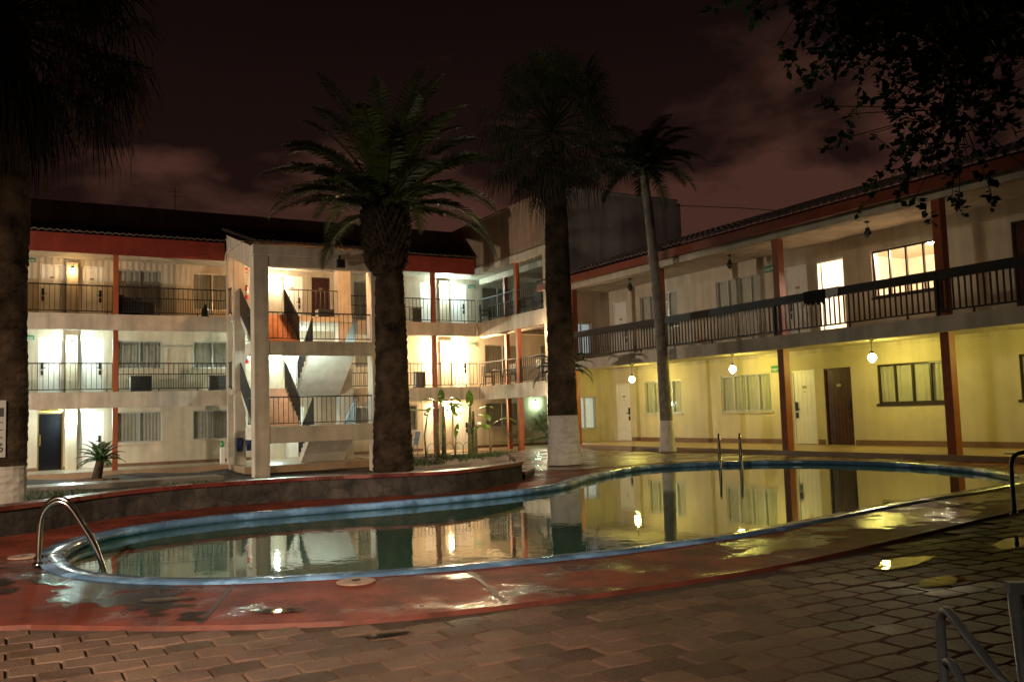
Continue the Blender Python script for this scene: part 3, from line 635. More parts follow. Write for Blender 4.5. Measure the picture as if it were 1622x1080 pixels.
o = struct(m_.build('pool_coping', [BLUEP, mat('dark_pool_tile', (.05, .115, .20), .3, .3, 6)]))
for p_ in o.data.polygons:
    if p_.center.z < ZC-.086: p_.material_index = 1
o = struct(fill('pool_water', [(p.x, p.y) for p in UC], [], ZWT, WATER))
near = [(-6, 9.4), (-3, 8.18), (-1.2, 7.31), (0.13, 6.63), (0.48, 6.33), (0.81, 6.07), (1.31, 5.74), (1.82, 5.48), (2.25, 5.36), (2.75, 5.27), (3.2, 5.22), (3.68, 5.18), (4.26, 5.16), (4.91, 5.17), (5.42, 5.21), (6.32, 5.35), (7.39, 5.54), (8.8, 5.82), (9.74, 5.98), (11.24, 6.34), (12.78, 6.75), (14, 6.95), (16.84, 7.05)]
back = [(16.84, 27.2), (14.2, 25.4), (12.6, 22.5), (10.9, 19.6), (9.7, 17.0), (8.7, 15.2), (8.05, 14.35), (7.3, 13.75), (6.3, 13.3), (5.57, 13.4), (4.6, 13.8), (3.83, 14.05), (2.8, 13.98), (2.15, 13.85), (1.51, 13.6), (.88, 13.1), (.3, 12.5), (-.6, 11.8), (-1.8, 11.3), (-6, 10.6)]
o = struct(fill('pool_deck', near+back, [[(p.x, p.y) for p in offset(PO, -.002)]], ZD, DECK))
m_ = MB(); N_ = len(near)
for i in range(N_-1):
    a, b = near[i], near[i+1]; m_.quad((a[0], a[1], ZD), (b[0], b[1], ZD), (b[0], b[1]-.03, -1.4), (a[0], a[1]-.03, -1.4))
struct(m_.build('deck_edge', mat('deck_edge_grime', (.15, .038, .024), .6, .3, 5)))
# wet brown tiles between pool and the wings (raised edge strip of the far terrace)
o = struct(fill('far_terrace', [(16.83, 27.15), (14.25, 25.35), (12.65, 22.45), (11.0, 19.6), (9.8, 17.05), (10.6, 16.2), (11.6, 16.3), (12.9, 16.5), (14.2, 16.2), (15.4, 15.4), (16.2, 14.0), (16.4, 12.5), (16.83, 10)], [], ZD+.005, TERR))

# garden behind the retaining wall: gently dished soil
m_ = MB(); nx, ny = 46, 44; X0, X1, Y0, Y1 = -12, 17.45, 11.2, 33.84
def soil(x, y):
    z = -1.72+.05*math.sin(x*1.7+y*.6)*math.cos(y*1.3) - .16*math.exp(-((x-9.2)**2/20+(y-29.5)**2/8))
    if x > 12.5: z += min(1, (x-12.5)/2.5)*.13*min(1, max(0, (y-22)/5))
    return z
vs = [(X0+(X1-X0)*i/nx, Y0+(Y1-Y0)*j/ny, soil(X0+(X1-X0)*i/nx, Y0+(Y1-Y0)*j/ny)) for j in range(ny+1) for i in range(nx+1)]
m_.add(vs, [(j*(nx+1)+i, j*(nx+1)+i+1, (j+1)*(nx+1)+i+1, (j+1)*(nx+1)+i) for j in range(ny) for i in range(nx)
            if not (vs[j*(nx+1)+i][0] > 9.0 and vs[j*(nx+1)+i][1] < 16) ], 0, True)
struct(m_.build('garden_bed', EARTH))
m_ = MB(); m_.box(-10, 5.6, 27.6, 28.9, -1.76, -1.60); struct(m_.build('garden_path', PATHM))
m_ = MB(); m_.box(12.2, 17.45, 32.9, 33.84, -1.70, -1.585); struct(m_.build('terrace_apron', FLOOR))
# red capped stone retaining wall that curves round the garden
wl = catmull([(-7, 10.55, 0), (-1.8, 11.38, 0), (-.6, 11.88, 0), (.3, 12.6, 0), (.88, 13.2, 0), (1.51, 13.68, 0), (2.15, 13.93, 0), (2.8, 14.05, 0), (3.83, 14.08, 0), (4.6, 13.86, 0), (5.57, 13.48, 0), (6.3, 13.38, 0), (7.3, 13.83, 0), (8.2, 14.5, 0)], 4, False)
RWL = thing('retaining_wall', 'low dark stone garden wall with a red painted cap curving along the pool deck', 'wall', (4, 13.9, -1.7))
def stripwall(pts, hw, z0, z1, mb):
    n = len(pts); q = []
    for i in range(n):
        t = (pts[min(i+1, n-1)]-pts[max(i-1, 0)]).normalized(); nn = Vector((-t.y, t.x, 0))
        a = pts[i]-nn*hw; b = pts[i]+nn*hw
        q += [(a.x, a.y, z0), (a.x, a.y, z1), (b.x, b.y, z1), (b.x, b.y, z0)]
    fs = [(i*4+k, i*4+(k+1) % 4, i*4+4+(k+1) % 4, i*4+4+k) for i in range(n-1) for k in range(4)]+[(0, 1, 2, 3), (n*4-4, n*4-3, n*4-2, n*4-1)]
    mb.add(q, fs)
m_ = MB(); stripwall(wl, .13, -1.85, -.955, m_); m_.build('masonry', STONE, RWL)
m_ = MB(); stripwall(wl, .16, -.954, -.90, m_); m_.build('cap', CAPR, RWL)
wl2 = catmull([(8.42, 14.75, 0), (9.3, 15.9, 0), (10.0, 17.3, 0), (11.0, 19.2, 0), (12.6, 22.4, 0)], 4, False)
RW2 = thing('kerb_wall', 'low red topped stone kerb running back from the end of the curved garden wall', 'wall', (9.5, 16.5, -1.7))
m_ = MB(); stripwall(wl2, .12, -1.85, -1.16, m_); m_.build('masonry', STONE, RW2)
m_ = MB(); stripwall(wl2, .14, -1.159, -1.11, m_); m_.build('cap', CAPR, RW2)

# pavers, every one a slightly tilted hexagonal block in one bonded sheet
def inpoly(x, y, P):
    c = False; j = len(P)-1
    for i in range(len(P)):
        if (P[i][1] > y) != (P[j][1] > y) and x < (P[j][0]-P[i][0])*(y-P[i][1])/(P[j][1]-P[i][1])+P[i][0]: c = not c
        j = i
    return c
pv = [(-6, -1), (13.8, -1), (13.8, 6.75)]+[(x, y-.035) for x, y in near[::-1][1:]]
me_v, me_f, tones = [], [], []
PXW, PYW = .262, .2065
for j in range(-8, 52):
    for i in range(-26, 60):
        cx = i*PXW+(PXW/2 if j % 2 else 0); cy = j*PYW-.1
        if not inpoly(cx, cy+.10, pv) or not inpoly(cx-.1, cy, pv): continue
        if (cx*.49+cy*.87) < 1.2: continue
        g = .0055; a = PXW/2-g; b1 = .094-g*.5; b2 = .113-g
        tz = random.gauss(0, .002); ax = random.gauss(0, .007); ay = random.gauss(0, .007)
        out = []
        base = [(-a, -b1), (-a*.5, -b1-.006), (0, -b2), (a*.5, -b1-.006), (a, -b1), (a, b1), (a*.5, b1+.006), (0, b2), (-a*.5, b1+.006), (-a, b1)]
        o0 = len(me_v)
        for (x, y) in base: me_v.append((cx+x, cy+y, -1.33))
        for (x, y) in base: me_v.append((cx+x, cy+y, -1.282+tz+ax*x+ay*y))
        for (x, y) in base: me_v.append((cx+x*.93, cy+y*.92, -1.272+tz+ax*x+ay*y))
        K = len(base)
        fs = [(o0+k, o0+(k+1) % K, o0+K+(k+1) % K, o0+K+k) for k in range(K)]+[(o0+K+k, o0+K+(k+1) % K, o0+2*K+(k+1) % K, o0+2*K+k) for k in range(K)]+[tuple(o0+2*K+k for k in range(K))]
        me_f += fs; tn = random.choice([1, 1, 1, .92, .85, 1.08, .7, .62]) * (1+random.gauss(0, .05))
        tones += [(tn, tn*random.uniform(.96, 1.04), tn*random.uniform(.95, 1.05), 1)]*(3*K)
me = bpy.data.meshes.new('paving'); me.from_pydata(me_v, [], me_f); me.materials.append(PAVER)
at = me.color_attributes.new('tone', 'FLOAT_COLOR', 'POINT'); at.data.foreach_set('color', [c for t in tones for c in t])
bm = bmesh.new(); bm.from_mesh(me); bmesh.ops.recalc_face_normals(bm, faces=bm.faces); bm.to_mesh(me); bm.free()
o = bpy.data.objects.new('paving', me); COL.objects.link(o); struct(o)
o = struct(fill('paving_bed', [(-30, -30), (40, -30), (40, 6.6), (13.8, 6.7)]+[(x, y+.05) for x, y in near[::-1][1:-1]]+[(-6, 9.2), (-30, 11)], [], -1.2885, mat('joint_sand', (.075, .05, .036), .9, .3, 8, .4, 40)))

def blob(name, c, rx, ry, rot, z, seed, m=None, k=36):
    r = random.Random(seed); ph = [r.random()*6.28 for _ in range(4)]; am = [.10, .09, .07, .05]; vs = [(c[0], c[1], z)]; ms = [1.0]; fs = []
    for ri, (rr, mk) in enumerate(((.45, 1.0), (.75, .75), (1.0, .30), (1.25, 0.0))):
        for i in range(k):
            t = 2*math.pi*i/k; q = rr*(1+sum(am[h]*math.sin((h+2)*t+ph[h]) for h in range(4))); x, y = rx*q*math.cos(t), ry*q*math.sin(t)
            vs.append((c[0]+x*math.cos(rot)-y*math.sin(rot), c[1]+x*math.sin(rot)+y*math.cos(rot), z)); ms.append(mk)
        for i in range(k):
            a = 1+ri*k+i; b = 1+ri*k+(i+1) % k
            fs.append((0, a, b) if ri == 0 else (a-k, a, b, b-k))
    me = bpy.data.meshes.new(name); me.from_pydata(vs, [], fs); at = me.color_attributes.new('mask', 'FLOAT_COLOR', 'POINT'); at.data.foreach_set('color', [q for m_k in ms for q in (m_k, m_k, m_k, 1)])
    me.materials.append(m or PUDDLE); o = bpy.data.objects.new(name, me); COL.objects.link(o); return struct(o)
PZ = -1.2655
blob('puddle', (6.15, 4.72), .36, .15, .2, PZ, 3); blob('puddle', (5.72, 4.08), .30, .11, .2, PZ-.0015, 5); blob('puddle', (7.7, 4.75), .40, .16, .2, PZ-.001, 21)
blob('puddle', (1.93, 5.02), .15, .06, -.2, PZ, 7); blob('puddle', (1.58, 6.02), .17, .10, -.4, ZD+.006, 9); blob('puddle', (1.0, 6.9), .20, .08, -.4, ZD+.006, 31)
blob('wet_patch', (.62, 7.75), 1.35, .34, 1.87, ZD+.003, 41, FILM); blob('wet_patch', (-.35, 8.9), .9, .3, 1.9, ZD+.0032, 45, FILM); blob('wet_patch', (8.5, 6.45), 1.5, .40, .13, ZD+.003, 42, FILM); blob('wet_patch', (6.1, 5.85), .7, .22, .10, ZD+.0035, 43, FILM)
blob('wet_patch', (10.6, 6.95), 1.0, .3, .15, ZD+.003, 44, FILM)
m_ = MB()
for a, b in (((2.9, 5.33), (3.25, 6.55)), ((1.05, 5.95), (1.55, 7.25)), ((5.4, 5.26), (5.5, 6.5)), ((8.6, 5.86), (8.5, 6.95))):
    m_.bar((a[0], a[1], ZD+.0015), (b[0], b[1], ZD+.0015), .035, .002)
struct(m_.build('deck_joint', mat('joint_dark', (.05, .015, .010), .5, .3, 8)))

# ================================================================== pool ladders and rails
def arch(mb, p0, p1, z0, zt, zend, r=.024):
    """rail that rises at p0, bends over and slopes down to p1 in the pool"""
    a = Vector((p0[0], p0[1], 0)); b = Vector((p1[0], p1[1], 0)); d = b-a
    pts = [a+Vector((0, 0, z0)), a+d*.01+Vector((0, 0, z0+(zt-z0)*.45)), a+d*.04+Vector((0, 0, z0+(zt-z0)*.78)), a+d*.14+Vector((0, 0, zt-.03)), a+d*.27+Vector((0, 0, zt)), a+d*.42+Vector((0, 0, zt-.05)), a+d*.62+Vector((0, 0, zt-.24)), a+d*.84+Vector((0, 0, zt-.50)), b+Vector((0, 0, zend+.2)), b+Vector((0, 0, zend))]
    mb.tube(catmull(pts, 4, False), r, 10)
def ladder(label, p0, p1, off, zt=-.60):
    t = thing('pool_ladder', label, 'pool ladder', (p0[0], p0[1], ZC), 'steel ladders on the pool rim')
    for s in (0, 1):
        q = MB(); o_ = Vector(off)*s; arch(q, Vector(p0)+o_, Vector(p1)+o_, ZC-.02, zt, -1.75); q.build('rail', CHROME, t)
        q = MB(); q.lathe((p0[0]+o_.x, p0[1]+o_.y, ZC-.01), [(.05, 0), (.05, .018), (.028, .035)], 14); q.build('flange', CHROME, t)
    for k in range(2):
        q = MB(); a = Vector((p1[0], p1[1], -1.46-.25*k)); q.bar(a, a+Vector((off[0], off[1], 0)), .08, .03); q.build('rung', CHROME, t)
ladder('steel pool ladder at the rounded left end of the pool', (.24, 9.30), (.82, 9.08), (.02, .45), -.68)
ladder('steel pool ladder on the far rim opposite the cream wing', (14.13, 15.52), (13.75, 15.05), (.36, -.29), -.62)
t = thing('grab_rail', 'bent steel grab rail at the right edge of the red deck', 'handrail', (9.55, 5.9, ZD))
q = MB(); q.tube(catmull([(9.4, 5.78, ZD), (9.4, 5.78, ZD+.45), (9.42, 5.77, ZD+.6), (9.52, 5.74, ZD+.66), (9.75, 5.66, ZD+.66), (10.1, 5.5, ZD+.6), (10.3, 5.42, ZD+.3), (10.32, 5.4, ZD)], 4, False), .022, 10); q.build('rail', mat('dull_steel_tube', (.10, .11, .12), .35, .1, 8, metal=.8), t)
q = MB(); q.lathe((9.4, 5.78, ZD), [(.05, .002), (.05, .016), (.026, .03)], 12); q.build('flange', CHROME, t)
for c, lab in (((.14, 10.05), 'round skimmer lid set in the deck beside the left pool ladder'), ((2.33, 6.66), 'round pale skimmer lid on the near red deck in mid foreground')):
    t = thing('skimmer_lid', lab, 'skimmer lid', (c[0], c[1], ZD), 'skimmer lids around the pool'); q = MB(); q.lathe((c[0], c[1], ZD+.002), [(.15, 0), (.15, .010), (.135, .016)], 24); q.build('rim', mat('worn_lid', (.36, .25, .19), .5, .2, 8), t)
    q = MB(); q.box(c[0]-.03, c[0]+.03, c[1]-.012, c[1]+.012, ZD+.018, ZD+.026); q.build('finger_grip', BLACK, t)

# ================================================================== patio armchair, lower right
def patio_chair():
    t = thing('patio_chair', 'grey-blue tubular patio armchair standing on the pavers at the lower right corner', 'chair', (2.55, 1.35, -1.265))
    P = lambda r, u, h: Vector((2.215, 1.585, -1.265))+Vector((-.546, -.838, 0))*r*1.14+Vector((.838, -.546, 0))*u+Vector((0, 0, h))   # r towards the back, u across
    for u in (0, .54):
        q = MB(); q.tube(catmull([P(0, u, .012), P(-.012, u, .40), P(-.016, u, .62), P(-.005, u, .68), P(.03, u, .70), P(.08, u, .685), P(.18, u, .645), P(.28, u, .61), P(.37, u, .60)], 4, False), .0125, 10); q.build('arm', CHAIRM, t)
        q = MB(); q.tube(catmull([P(.0, u, .56), P(.04, u, .565), P(.09, u, .53), P(.2, u, .43), P(.30, u, .36), P(.40, u, .34)], 4, False), .011, 8); q.build('side_rail', CHAIRM, t)
        q = MB(); q.tube([P(.50, u, .012), P(.40, u, .40), P(.36, u, .83)], .0135, 10); q.build('back_post', CHAIRM, t)
        q = MB(); q.lathe(P(0, u, 0), [(.016, 0), (.016, .02)], 10); q.build('foot_cap', BLACK, t)
    q = MB(); q.bar(P(.36, -.013, .835), P(.36, .553, .835), .027); q.build('top_rail', CHAIRM, t)
    sl = mat('woven_sling', (.035, .04, .05), .8, .3, 40)
    q = MB(); q.prism([P(.365, .015, .82), P(.365, .525, .82), P(.40, .525, .42), P(.40, .015, .42)], Vector((0, -.006, 0))); q.build('backrest', sl, t)
    q = MB(); q.prism([P(.02, .015, .43), P(.02, .525, .43), P(.40, .525, .39), P(.40, .015, .39)], Vector((0, 0, -.006))); q.build('seat', sl, t)
patio_chair()

# ================================================================== palms and plants
def ringtrunk(x, y, z0, z1, r0, r1, lean=(0, 0), ring=.09, amp=.02, n=20, flare=.25, mb=None, seed=1):
    r_ = random.Random(seed); mb = mb or MB(); pts = []; rs = []; k = int((z1-z0)/ring)
    vs = []; fs = []
    for i in range(k+1):
        t = i/k; z = z0+(z1-z0)*t; rad = r0+(r1-r0)*t+flare*r0*math.exp(-(z-z0)/.35)
        rad *= 1+amp*(.5 if i % 2 else -.5)*r_.uniform(.2, 1.5)+r_.gauss(0, .008)+.025*math.sin(z*1.7+seed)
        cx = x+lean[0]*t*t; cy = y+lean[1]*t*t
        for j in range(n):
            a = 2*math.pi*j/n; rr = rad*(1+.02*math.sin(3*a+z*2)+r_.gauss(0, amp*.55)); vs.append((cx+rr*math.cos(a), cy+rr*math.sin(a), z))
    for i in range(k):
        for j in range(n): fs.append((i*n+j, i*n+(j+1) % n, (i+1)*n+(j+1) % n, (i+1)*n+j))
    fs.append(tuple(k*n+j for j in range(n))); mb.add(vs, fs); return mb
def frond(mb, base, az, el, Ln, droop, nl=46, ll=.42, lw=.022, mi=0, r=random):
    """feather frond: curved rachis with two rows of hanging leaflets"""
    d = Vector((math.cos(az), math.sin(az), 0)); pts = []; e = el; p = Vector(base); st = Ln/14
    for i in range(15):
        pts.append(p.copy()); p = p+(d*math.cos(e)+Vector((0, 0, math.sin(e))))*st; e -= droop/14*(.5+i/14*1.2)
    mb.tube(pts, [.028*(1-i/16) for i in range(15)], 5, mi, caps=False)
    side = Vector((-math.sin(az), math.cos(az), 0))
    for k in range(nl):
        t = .12+.88*k/nl; f = t*14; i = min(13, int(f)); q = pts[i].lerp(pts[i+1], f-i); tang = (pts[i+1]-pts[i]).normalized(); nrm = side.cross(tang).normalized()
        l = ll*(math.sin(math.pi*min(1, .16+t*.86))**.6)*r.uniform(.85, 1.1)
        for sgn in (-1, 1):
            dirv = (side*sgn*.8+tang*.62+nrm*(.25 if nrm.z > 0 else -.25)+Vector((0, 0, r.uniform(-.25, .05)))).normalized()
            tip = q+dirv*l+Vector((0, 0, -.18*l)); w = tang*lw
            mb.add([q-w, q+w, q+dirv*l*.55+w*.8, tip, q+dirv*l*.55-w*.8], [(0, 1, 2, 3, 4)], mi)
def fanleaf(mb, base, az, el, pet, rad, mi=0, r=random, hang=0.0, segs=26):
    """palmate leaf: arching petiole and a fan of narrow split segments whose tips hang"""
    d = Vector((math.cos(az)*math.cos(el), math.sin(az)*math.cos(el), math.sin(el))); side = Vector((-math.sin(az), math.cos(az), 0)); up = side.cross(d)*-1
    if up.z < 0: up = -up
    b = Vector(base); h = b+d*pet+Vector((0, 0, -pet*.10)); mb.tube([b, b+d*pet*.5+up*.02, h], [.022, .016, .012], 4, mi, caps=False)
    fold = r.uniform(.15, .5)
    for k in range(segs):
        a = (k/(segs-1)-.5)*4.3*r.uniform(.97, 1.03); l = rad*(.70+.30*math.cos(a*.5))*r.uniform(.86, 1.08)
        v = (d*math.cos(a)+side*math.sin(a)*(1-fold*.4)-up*fold*abs(math.sin(a))*.6).normalized(); w = (side*math.cos(a)-d*math.sin(a))*rad*.017
        m1 = h+v*l*.55+up*.05*rad; hg = hang*r.uniform(.4, 1.5)
        t0 = m1+v*l*.28*(1-.3*hg)+Vector((0, 0, -(.05+.28*hg)*l)); t1 = t0+v*l*.12*max(0, 1-hg)+Vector((0, 0, -(.05+.42*hg)*l))
        mb.add([h-w*.4, h+w*.4, m1+w, t0+w*.45, t1, t0-w*.45, m1-w], [(0, 1, 2, 6), (6, 2, 3, 5), (5, 3, 4)], mi)

rd = random.Random(5)
# Canary date palm in the middle
T = thing('date_palm', 'stout feather palm with a shaggy boot-covered top in the centre', 'palm tree', (8.05, 20.2, -1.72), 'palms around the pool')
mb = ringtrunk(8.05, 20.2, -1.75, 3.75, .49, .325, ring=.075, amp=.035, n=28, flare=.06, seed=3); mb.build('trunk', BARK, T)
mb = MB(); mb.lathe((7.97, 20.2, 3.55), [(.33, -.1), (.41, .2), (.47, .7), (.48, 1.2), (.44, 1.7), (.3, 2.1), (.1, 2.3)], 20)
for i in range(300):
    z = 3.6+2.0*(i/300); a = i*2.399; r0 = .38+.10*math.sin(min(1, (z-3.6)/2*1.15)*2.6); c = Vector((7.97+r0*math.cos(a), 20.2+r0*math.sin(a), z)); o_ = Vector((math.cos(a), math.sin(a), 0)); s_ = Vector((-math.sin(a), math.cos(a), 0))
    l = rd.uniform(.10, .2); mb.prism([c-s_*.06, c+s_*.06, c+s_*.035+o_*l*.75+Vector((0, 0, l)), c-s_*.035+o_*l*.75+Vector((0, 0, l))], o_*.03+Vector((0, 0, -.045)))
mb.build('boot_mass', BARKD, T, merge=False)
mb = MB()
for i in range(50):
    q = i/50; az = i*2.399+rd.uniform(-.2, .2); el = math.radians(84-74*q**1.05+rd.uniform(-6, 6)); frond(mb, (7.97+.22*math.cos(az), 20.2+.22*math.sin(az), 5.35-.35*q), az, el, rd.uniform(2.8, 3.5), math.radians(58+22*q+rd.uniform(-10, 12)), nl=64, ll=.50, lw=.018, r=rd)
mb.build('crown', LEAFD, T, merge=False)
# fan palm, white base, centre right
def fanpalm(x, y, z0, zc, r0, r1, limez, label, name, crown_r, nl, seed, lean=(0, 0), skirt=15, flare=.25):
    r = random.Random(seed); T = thing(name, label, 'palm tree', (x, y, z0), 'palms around the pool')
    H = zc-z0
    mb = ringtrunk(x, y, z0, zc-.2, r0, r1, lean, ring=.06, amp=.022, n=24, flare=flare, seed=seed); tr = mb.build('trunk', [BARK, LIME], T)
    for p in tr.data.polygons:
        if p.center.z < limez-z0: p.material_index = 1
    c = (x+lean[0], y+lean[1], zc); mb = MB()
    for i in range(nl):
        q = i/nl; az = i*2.399+r.uniform(-.25, .25); el = math.radians(78-118*q+r.uniform(-8, 8))
        fanleaf(mb, (c[0], c[1], zc+.25-.5*q), az, el, crown_r*r.uniform(.48, .72), crown_r*r.uniform(.34, .42), r=r, hang=.30+.75*q)
    mb.build('crown', LEAFF, T, merge=False)
    mb = MB()
    for i in range(skirt):
        az = r.uniform(0, 6.28); el = math.radians(r.uniform(-78, -42)); fanleaf(mb, (c[0], c[1], zc-.1-r.uniform(0, .55)), az, el, crown_r*.36, crown_r*.36, r=r, hang=1.1, segs=18)
    mb.build('dead_skirt', mat('dead_skirt_brown', (.055, .042, .024), .9, .4, 3), T, merge=False)
    return T
fanpalm(11.37, 17.75, -1.23, 6.85, .365, .245, -.10, 'tall fan palm with a limewashed base standing at the inner curve of the pool', 'fan_palm', 2.1, 84, 21, flare=.16)
LP = fanpalm(-.17, 17.0, -1.75, 7.0, .43, .40, -.62, 'thick fan palm with a notice and limewashed foot at the left edge', 'fan_palm', 2.75, 110, 8, flare=.1, skirt=30)
mb = MB(); r = random.Random(4)     # hanging flower stalks
for i in range(20):
    az = r.uniform(-1.2, 1.3) if i < 14 else r.uniform(0, 6.28); R = r.uniform(.9, 2.3); p0 = Vector((-.17, 17, 6.8)); e = p0+Vector((math.cos(az)*R, math.sin(az)*R, r.uniform(-.9, -.3))); tip = e+Vector((math.cos(az)*.15, math.sin(az)*.1, -r.uniform(.8, 1.5)))
    path = catmull([p0, p0.lerp(e, .55)+Vector((0, 0, .35)), e, e.lerp(tip, .6), tip], 4, False); mb.tube(path, .012, 4, caps=False)
    for k in range(90):
        t = r.random()**.8; q = e.lerp(tip, t); v = Vector((r.gauss(0, 1), r.gauss(0, 1), -.9)).normalized()*r.uniform(.05, .20)*(1.1-t*.7); mb.add([q, q+v+Vector((.006, 0, 0)), q+v*1.1, q+v-Vector((.006, 0, 0))], [(0, 1, 2, 3)])
mb.build('flower_stalks', SEED, LP, merge=False)
# slim palm before the right wing
T = thing('royal_palm', 'slender leaning palm with a limewashed base in front of the two-storey wing', 'palm tree', (16.4, 20.15, -1.23), 'palms around the pool')
mb = ringtrunk(16.42, 20.15, -1.23, 6.75, .185, .12, (-.42, 0), ring=.11, amp=.02, n=16, flare=.45, seed=6); tr = mb.build('trunk', [SMOOTH, LIME], T)
for p in tr.data.polygons:
    if p.center.z < .94: p.material_index = 1
mb = MB(); mb.tube([(16.01, 20.15, 6.4), (15.99, 20.15, 7.1)], [.12, .06], 10); mb.build('crownshaft', mat('crownshaft_green', (.07, .09, .03), .5, .3, 4), T)
mb = MB()
for i in range(30):
    q = i/30; az = i*2.399; frond(mb, (16.0, 20.15, 7.0), az, math.radians(82-88*q), rd.uniform(1.6, 2.1), math.radians(85), nl=36, ll=.42, lw=.02, r=rd)
mb.build('crown', LEAFF, T, merge=False)
# cycad in the bed
def cycad(x, y, z, label):
    T = thing('cycad', label, 'cycad', (x, y, z)); mb = MB(); mb.tube([(x-.12, y, z), (x-.06, y, z+.3), (x, y, z+.62)], [.15, .14, .12], 12); mb.build('trunk', BARKD, T)
    mb = MB(); r = random.Random(2)
    for i in range(26):
        q = i/26; frond(mb, (x, y, z+.62), i*2.399, math.radians(78-80*q), .82, math.radians(60), nl=30, ll=.17, lw=.012, r=r)
    mb.build('crown', mat('cycad_green', (.045, .11, .02), .45, .3, 4), T, merge=False)
    mb = MB(); 
    for k in range(12):
        a = k*2*math.pi/12; mb.box(x-.1+.5*math.cos(a)-.12, x-.1+.5*math.cos(a)+.12, y+.5*math.sin(a)-.08, y+.5*math.sin(a)+.08, z-.12, z+.05)
    mb.build('stone_ring', mat('bed_stone', (.16, .10, .07), .9, .3, 6, .5, 20), T)
cycad(2.5, 31.0, -1.68, 'small spiky cycad growing in the bed before the left wing')
# bananas
def banana_leaf(mb, base, az, el, Ln, wd, droop, r, torn=.25):
    d = Vector((math.cos(az), math.sin(az), 0)); s = Vector((-math.sin(az), math.cos(az), 0)); e = el; p = Vector(base); P = []
    n = 12
    for i in range(n+1): P.append((p.copy(), e)); p = p+(d*math.cos(e)+Vector((0, 0, math.sin(e))))*Ln/n; e -= droop/n*(.4+1.4*i/n)
    for i in range(n):
        for sg in (-1, 1):
            if i > 2 and r.random() < torn*.4: continue
            def w(t): return wd*max(.03, math.sin(math.pi*min(1, max(0, (t-.12)/.88)))**.55) if t > .12 else .02
            a, b = P[i][0], P[i+1][0]; wa, wb = w(i/n), w((i+1)/n); dz = Vector((0, 0, -.38))
            mb.add([a, b, b+s*sg*wb+dz*wb, a+s*sg*wa+dz*wa], [(0, 1, 2, 3)], 0, True)
def banana(x, y, z, stems, leaves, label):
    T = thing('banana_plant', label, 'banana plant', (x, y, z), 'banana plants in the inner garden'); r = random.Random(int(x*100))
    mb = MB()
    for (dx, h, rad) in stems: mb.tube([(x+dx, y, z-.05), (x+dx*1.1, y, z+h*.5), (x+dx*.9+.03, y, z+h)], [rad, rad*.8, rad*.5], 10)
    mb.build('stem', BSTEM, T)
    mb = MB()
    for (dx, h, az, el, Ln, wd, dr) in leaves: banana_leaf(mb, (x+dx, y, z+h), az, el, Ln*1.22, wd*.72, dr*.95, r, .4)
    mb.build('leaves', LEAFB, T, merge=False)
# picture right is (+.87, -.49)
rt = -.515
vw = -2.09   # towards the pool
banana(14.75, 32.0, -1.62, [(-.12, 1.9, .09), (.14, 2.0, .10), (-.62, 1.7, .045)], [(-.1, 1.75, rt+math.pi, .25, 1.55, .24, .75), (-.05, 2.1, vw-1.1, .75, .75, .24, 2.1), (.1, 2.1, vw+1.1, .7, .85, .24, 2.1), (.3, 1.98, vw+.35, .35, 1.35, .30, 1.9), (.05, 2.05, vw+.2, 1.35, .55, .2, .5), (-.2, 1.9, vw-.4, .3, .8, .2, 1.9)], 'tallest banana plant with drooping leaves in the inner garden')
banana(15.35, 31.9, -1.62, [(0, .75, .035)], [(0, .7, vw+.5, 1.3, .55, .14, .4)], 'single-leaf banana sucker between the two tall banana plants')
banana(16.05, 31.9, -1.62, [(-.05, 1.9, .10), (.1, 1.75, .09), (.22, 1.2, .05)], [(-.02, 1.85, vw, 1.25, .7, .22, .5), (-.2, 1.9, vw-.7, .5, 1.1, .2, 2.0), (.25, 1.55, vw+.6, .4, .95, .24, 1.8), (.3, 1.25, vw+.4, .3, 1.05, .26, 1.7), (.2, 1.75, vw+1.2, .6, .8, .2, 1.6)], 'thick stemmed banana plant with leaves hanging on both sides')
banana(16.75, 31.6, -1.62, [(0, 1.15, .055)], [(0, 1.1, vw+1.25, .75, 1.1, .18, 1.9), (-.1, 1.05, vw-.7, .5, .8, .2, 1.9)], 'small banana plant with one leaf arching to the right')
# fan shrubs on the terrace
def fanshrub(x, y, z, h, n, R, label, seed, m=None):
    T = thing('fan_palm_shrub', label, 'palm shrub', (x, y, z), 'palm shrubs in the terrace bed'); r = random.Random(seed); mb = MB()
    for i in range(n):
        q = i/n; fanleaf(mb, (x+r.uniform(-.1, .1), y+r.uniform(-.1, .1), z+h*.35), i*2.4, math.radians(80-85*q+r.uniform(-10, 10)), h*.55, R, r=r, hang=.1)
    mb.build('leaves', m or mat('shrub_green', (.07, .15, .03), .5, .35, 4), T, merge=False); mb = MB(); mb.tube([(x, y, z-.05), (x, y, z+h*.4)], [.09, .06], 8); mb.build('stem', BARKD, T)
fanshrub(18.75, 30.3, F1, 1.55, 15, .62, 'broad green fan palm shrub beside the red terrace post', 31)
fanshrub(18.1, 31.6, F1, 1.0, 12, .5, 'pale low palm shrub between the two terrace posts', 32, mat('pale_shrub', (.20, .22, .10), .6, .3, 4))
fanshrub(18.6, 29.1, F1, .95, 12, .45, 'dry brownish palm shrub against the bright pier', 33, mat('dry_shrub', (.17, .13, .05), .7, .35, 4))
T = thing('potted_palm', 'young palm whose fronds show either side of the limewashed fan palm', 'palm', (14.5, 22.6, -1.23)); mb = MB(); r = random.Random(12)
for i in range(16): frond(mb, (14.5, 22.6, 1.15), i*2.4, math.radians(70-60*i/16), 1.25, math.radians(110), nl=26, ll=.26, lw=.012, r=r)
